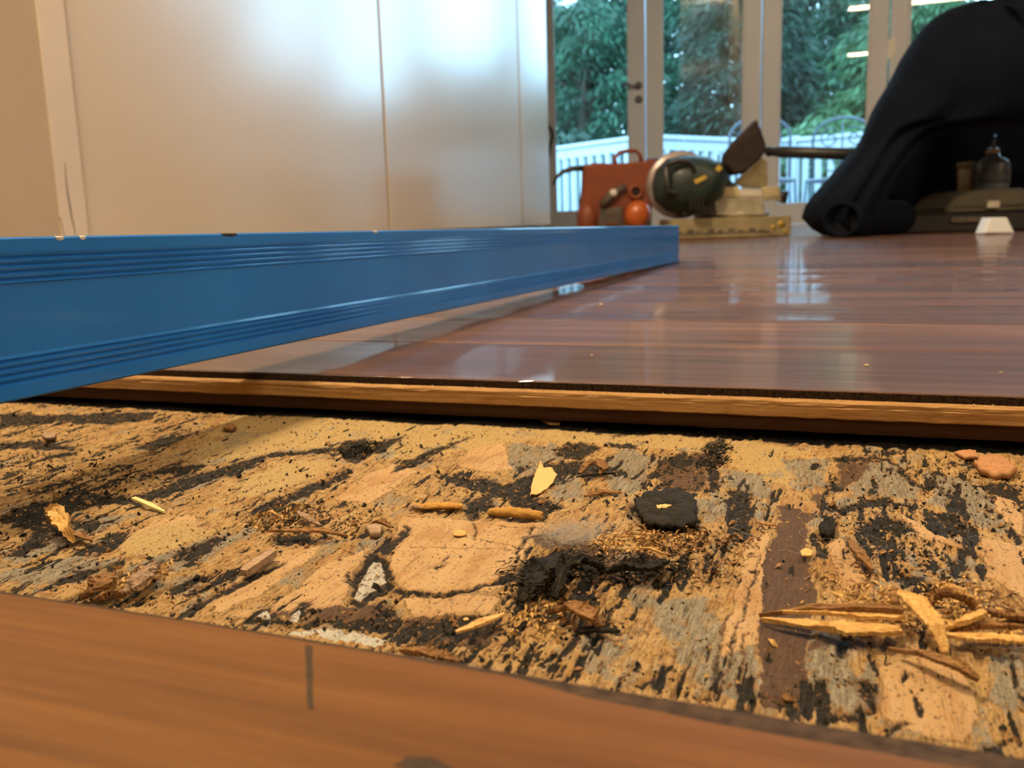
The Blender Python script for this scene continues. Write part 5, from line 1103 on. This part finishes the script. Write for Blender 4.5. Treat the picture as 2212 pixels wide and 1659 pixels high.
ribbon('splinter', [(0.0223, 0.2291, -0.0205), (0.0302, 0.2275, -0.0192), (0.0408, 0.2282, -0.019)], [.0004, .0016, .0018, .0012], .0009, 'chip_y', 'pale splinter running off the right edge, below the brown one', 'splinter', seed=48, rag=.3)
ribbon('splinter', [(0.0099, 0.2198, -0.0215), (0.0165, 0.2142, -0.019), (0.0226, 0.2084, -0.018), (0.0274, 0.2066, -0.02)], [.0003, .0012, .0018, .0008], .0009, 'chip_b', 'dark brown lifted strip over the smooth pale patch, lower right', 'splinter', curl=.25, seed=49, rag=.25)
ribbon('splinter', [(0.0324, 0.2394, -0.0175), (0.0359, 0.2352, -0.0165), (0.0411, 0.2341, -0.0165)], [.0005, .0018, .0018, .0010], .0009, 'chip_b', 'ragged brown splinter at the right edge, top of the heap', 'splinter', curl=.3, seed=50, rag=.5)
flake('veneer_flake', [(-13.3, 281.2), (-11.6, 284.2), (-9.6, 281.4), (-10.2, 277.3), (-12.6, 276.6)], -.0220, .0006, 'chip_y', 'small yellow flake on the edge of the brown stripe', 'flake', .0004, (0, 0), 51)
ribbon('splinter', [(-0.0289, 0.3079, -0.022), (-0.0258, 0.3033, -0.0212), (-0.022, 0.3048, -0.022)], [.0002, .0008, .0006, .0002], .0004, 'chip_r', 'tiny reddish splinter left of the brown stripe, near its top', 'splinter', seed=52)
flake('wood_chip', [(-93.3, 207.4), (-92.4, 208.3), (-91.5, 207.4), (-92.3, 206.3)], -.0218, .0004, 'chip_p', 'tiny pale chip on the dark stains at the bottom middle', 'wood chip', 0, (0, 0), 53)

# specks of wood lying on the varnished floor
M['speck'] = plain('dry_wood_crumb', (.70, .52, .30), .6, .2, 500)
SP = [(-0.2221, 0.8369, 0.0005), (0.0066, 0.5081, 0.0005), (0.0674, 0.4974, 0.0005), (-0.1454, 0.5249, 0.0005)]
SL = ['pale crumb on the varnished floor near the end of the level', 'pale crumb on the varnished floor near the broken edge', 'pale crumb on the varnished floor at the far right near the edge', 'faint crumb on the varnished floor above the broken edge, middle']
for k, (p, lb_) in enumerate(zip(SP, SL)):
    d_ = math.hypot(p[0], p[1]); s_ = d_*(4.5 if k < 2 else 2.6)/2000; mb = MB(); r_ = np.random.default_rng(k+60)
    pts = [(s_*(1+.4*r_.random())*math.cos(a), .6*s_*math.sin(a)) for a in [2*math.pi*i/9 for i in range(9)]]
    mb.loft([[(x*.6, y_*.6, 0) for x, y_ in pts], [(x, y_, s_*.3) for x, y_ in pts], [(x*.8, y_*.8, s_*.7) for x, y_ in pts], [(x*.3, y_*.3, s_*.9) for x, y_ in pts]])
    o = mb.build('wood_crumb', M['speck']); o.location = (p[0], p[1], .0003); tag(o, lb_, 'crumb')

# ------------------------------------------------------------------ uncountable litter
def crumbs(name, mats, centres, sizes, label, rough_=.5, flat=.8):
    N = len(centres); base = np.array([(1, 0, 0), (-1, 0, 0), (0, 1, 0), (0, -1, 0), (0, 0, 1), (0, 0, -1)], float)
    V_ = base[None]*np.asarray(sizes)[:, None, None]*(1+rough_*rng.normal(size=(N, 6, 1)).clip(-1.3, 1.3)*.6)
    V_ = V_*np.array([1, 1, flat]); an = rng.random(N)*6.28; c_, s_ = np.cos(an)[:, None], np.sin(an)[:, None]
    X_ = V_[..., 0]*c_-V_[..., 1]*s_; Y_ = V_[..., 0]*s_+V_[..., 1]*c_
    tl = rng.normal(0, .5, (N, 1)); Z_ = V_[..., 2]+X_*tl
    P = np.stack([X_, Y_, Z_], -1)+np.asarray(centres)[:, None, :]
    F = np.array([(0, 2, 4), (2, 1, 4), (1, 3, 4), (3, 0, 4), (2, 0, 5), (1, 2, 5), (3, 1, 5), (0, 3, 5)])
    fs = (F[None]+6*np.arange(N)[:, None, None]).reshape(-1, 3)
    me = bpy.data.meshes.new(name); me.from_pydata(P.reshape(-1, 3).tolist(), [], fs.tolist())
    for m_ in mats: me.materials.append(m_)
    if len(mats) > 1: me.polygons.foreach_set('material_index', np.repeat(rng.integers(0, len(mats), N), 8))
    o = link(name, me); tag(o, label, 'debris', kind='stuff'); return o
def scatter(n, xr, yr, size, wfun=None, sink=.3):
    C_ = []; S_ = []
    while len(C_) < n:
        y_ = random.uniform(*yr); x = random.uniform(-1.28*y_-.01, .24*y_+.01) if xr is None else random.uniform(*xr)
        if wfun is not None and random.random() > wfun(x, y_): continue
        s_ = size*math.exp(random.gauss(0, .45)); C_.append((x, y_, sub_h(x, y_)+s_*(.7-sink))); S_.append(s_)
    return C_, S_
darkT = dark; midT = mid
def wdark(x, y_):
    j = int(np.clip(np.searchsorted(yy, y_*1000), 0, NY-1)); i = int(np.clip(np.searchsorted(Xg[j], x*1000), 0, NX-1)); return float(np.clip(.04+.5*halo[j, i]+.5*mid[j, i]-.6*smooth[j, i]+.05*left[j, i], 0, 1))
C_, S_ = scatter(5200, None, (.15, .428), .00042, wdark); crumbs('black_crumbs', [M['chip_k'], M['chip_k'], M['chip_b']], C_, S_, 'scattered black crumbs of rotten wood on the torn subfloor')
C_, S_ = scatter(3000, None, (.15, .428), .00034, lambda x, y_: .5); crumbs('wood_crumbs', [M['chip_y'], M['chip_b'], M['chip_r']], C_, S_, 'scattered pale and brown wood crumbs on the torn subfloor')
C_ = []; S_ = []
for k in range(900):
    x = random.uniform(-.5, .1); C_.append((x, .4365-random.uniform(.0002, .0042), -.0041)); S_.append(.00022*math.exp(random.gauss(0, .4)))
crumbs('sawdust', [M['speck'], M['chip_b']], C_, S_, 'line of sawdust lying on the tongue of the far boards', flat=.5)
# flattish fibres in the dark heaps
def fibres(name, n, spots, mat, label, ln=(.0014, .0042), wd=.00028):
    mb = MB()
    for k in range(n):
        cx_, cy_, r_ = random.choice(spots); a = random.random()*6.28; q_ = r_*math.sqrt(random.random()); x, y_ = cx_+q_*math.cos(a), cy_+q_*math.sin(a)*1.3
        L_ = random.uniform(*ln); an = random.gauss(1.3, .9); z = sub_h(x, y_)+random.random()**2*.0022
        dx, dy, dz = math.cos(an)*L_/2, math.sin(an)*L_/2, random.gauss(0, .35)*L_/2; w_ = wd*random.uniform(.5, 1.8); ox, oy = -math.sin(an)*w_, math.cos(an)*w_
        mb.add([(x-dx, y_-dy, z-dz), (x+ox, y_+oy, z+abs(dz)*.4), (x+dx, y_+dy, z+dz), (x-ox, y_-oy, z+abs(dz)*.4+w_)], [(0, 1, 3), (1, 2, 3), (0, 3, 2), (0, 2, 1)])
    o = mb.build(name, M[mat], recalc=False); tag(o, label, 'debris', kind='stuff')
def sp(lst, r_): return [(x*1e-3, y_*1e-3, r_) for x, y_ in lst]
fibres('dark_fibres', 1200, sp([(-87.5, 246.3), (-81.6, 237.1), (-80.7, 252.1), (-75.0, 257.6), (-60.3, 255.9), (-53.0, 260.6)], .010)+sp([(-55.3, 405.8), (-53.5, 385.8), (-216.1, 368.1), (-216.3, 377.2)], .007), 'chip_k', 'tangled black fibres in the rotten hollows')
fibres('brown_fibres', 800, sp([(-61.4, 287.3), (-52.9, 282.7), (-42.7, 283.3), (-35.2, 281.0), (-67.0, 224.7), (-41.2, 255.7), (-190.4, 278.5), (-0.9, 267.1), (29.4, 258.8), (37.0, 257.9), (12.9, 244.9)], .010), 'chip_b', 'frayed brown fibres around the charred plate and the splinter heap')
fibres('pale_fibres', 1100, sp([(-53.7, 287.0), (-68.1, 276.3), (-194.0, 272.0), (6.3, 252.2), (27.4, 261.5), (32.3, 244.8), (18.4, 243.5), (-201.7, 210.3), (-74.7, 216.4)], .009), 'chip_y', 'frayed pale fibres around the splinters')
# hairs
def hairs(name, n, spots, mat, label, ln, rad, curlk=1.0, zup=.001):
    mb = MB()
    for k in range(n):
        cx_, cy_, r_ = random.choice(spots); a = random.random()*6.28; q_ = r_*math.sqrt(random.random()); x, y_ = cx_+q_*math.cos(a), cy_+q_*math.sin(a)
        L_ = random.uniform(*ln); an = random.random()*6.28; z = sub_h(x, y_)+.0003+random.random()*zup; pts = []; st = L_/7
        for i in range(8):
            pts.append((x, y_, max(z, sub_h(x, y_)+.0001))); an += random.gauss(0, .35)*curlk; x += st*math.cos(an); y_ += st*math.sin(an); z += random.gauss(0, .15)*st
        mb.tube(pts, rad, 3, cap=False)
    o = mb.build(name, M[mat], recalc=False); tag(o, label, 'hair', kind='stuff')
M['hair'] = plain('pale_dust_hair', (.60, .52, .42), .6, .1, 50)
M['hairc'] = plain('grey_fluff', (.50, .46, .42), .9, .1, 50)
hairs('loose_hairs', 70, sp([(-63.8, 291.3), (-109.7, 372.3), (-57.0, 418.6), (-59.6, 246.9), (-80.9, 272.8), (-17.7, 290.1), (9.8, 311.2), (-140.1, 399.5)], .03), 'hair', 'loose pale hairs lying over the rotten strip', (.006, .02), .000028)
hairs('fluff', 900, sp([(-87.5, 276.5), (-84.8, 280.9), (-82.6, 285.3)], .009), 'hairc', 'soft grey tuft of fluff behind the arched bark strip', (.003, .009), .000022, 1.6, .0035)
hairs('cobweb', 60, sp([(-63.1, 260.1)], .004), 'hairc', 'small cobweb tangle on the long bark strip', (.002, .007), .00002, 1.2, .003)
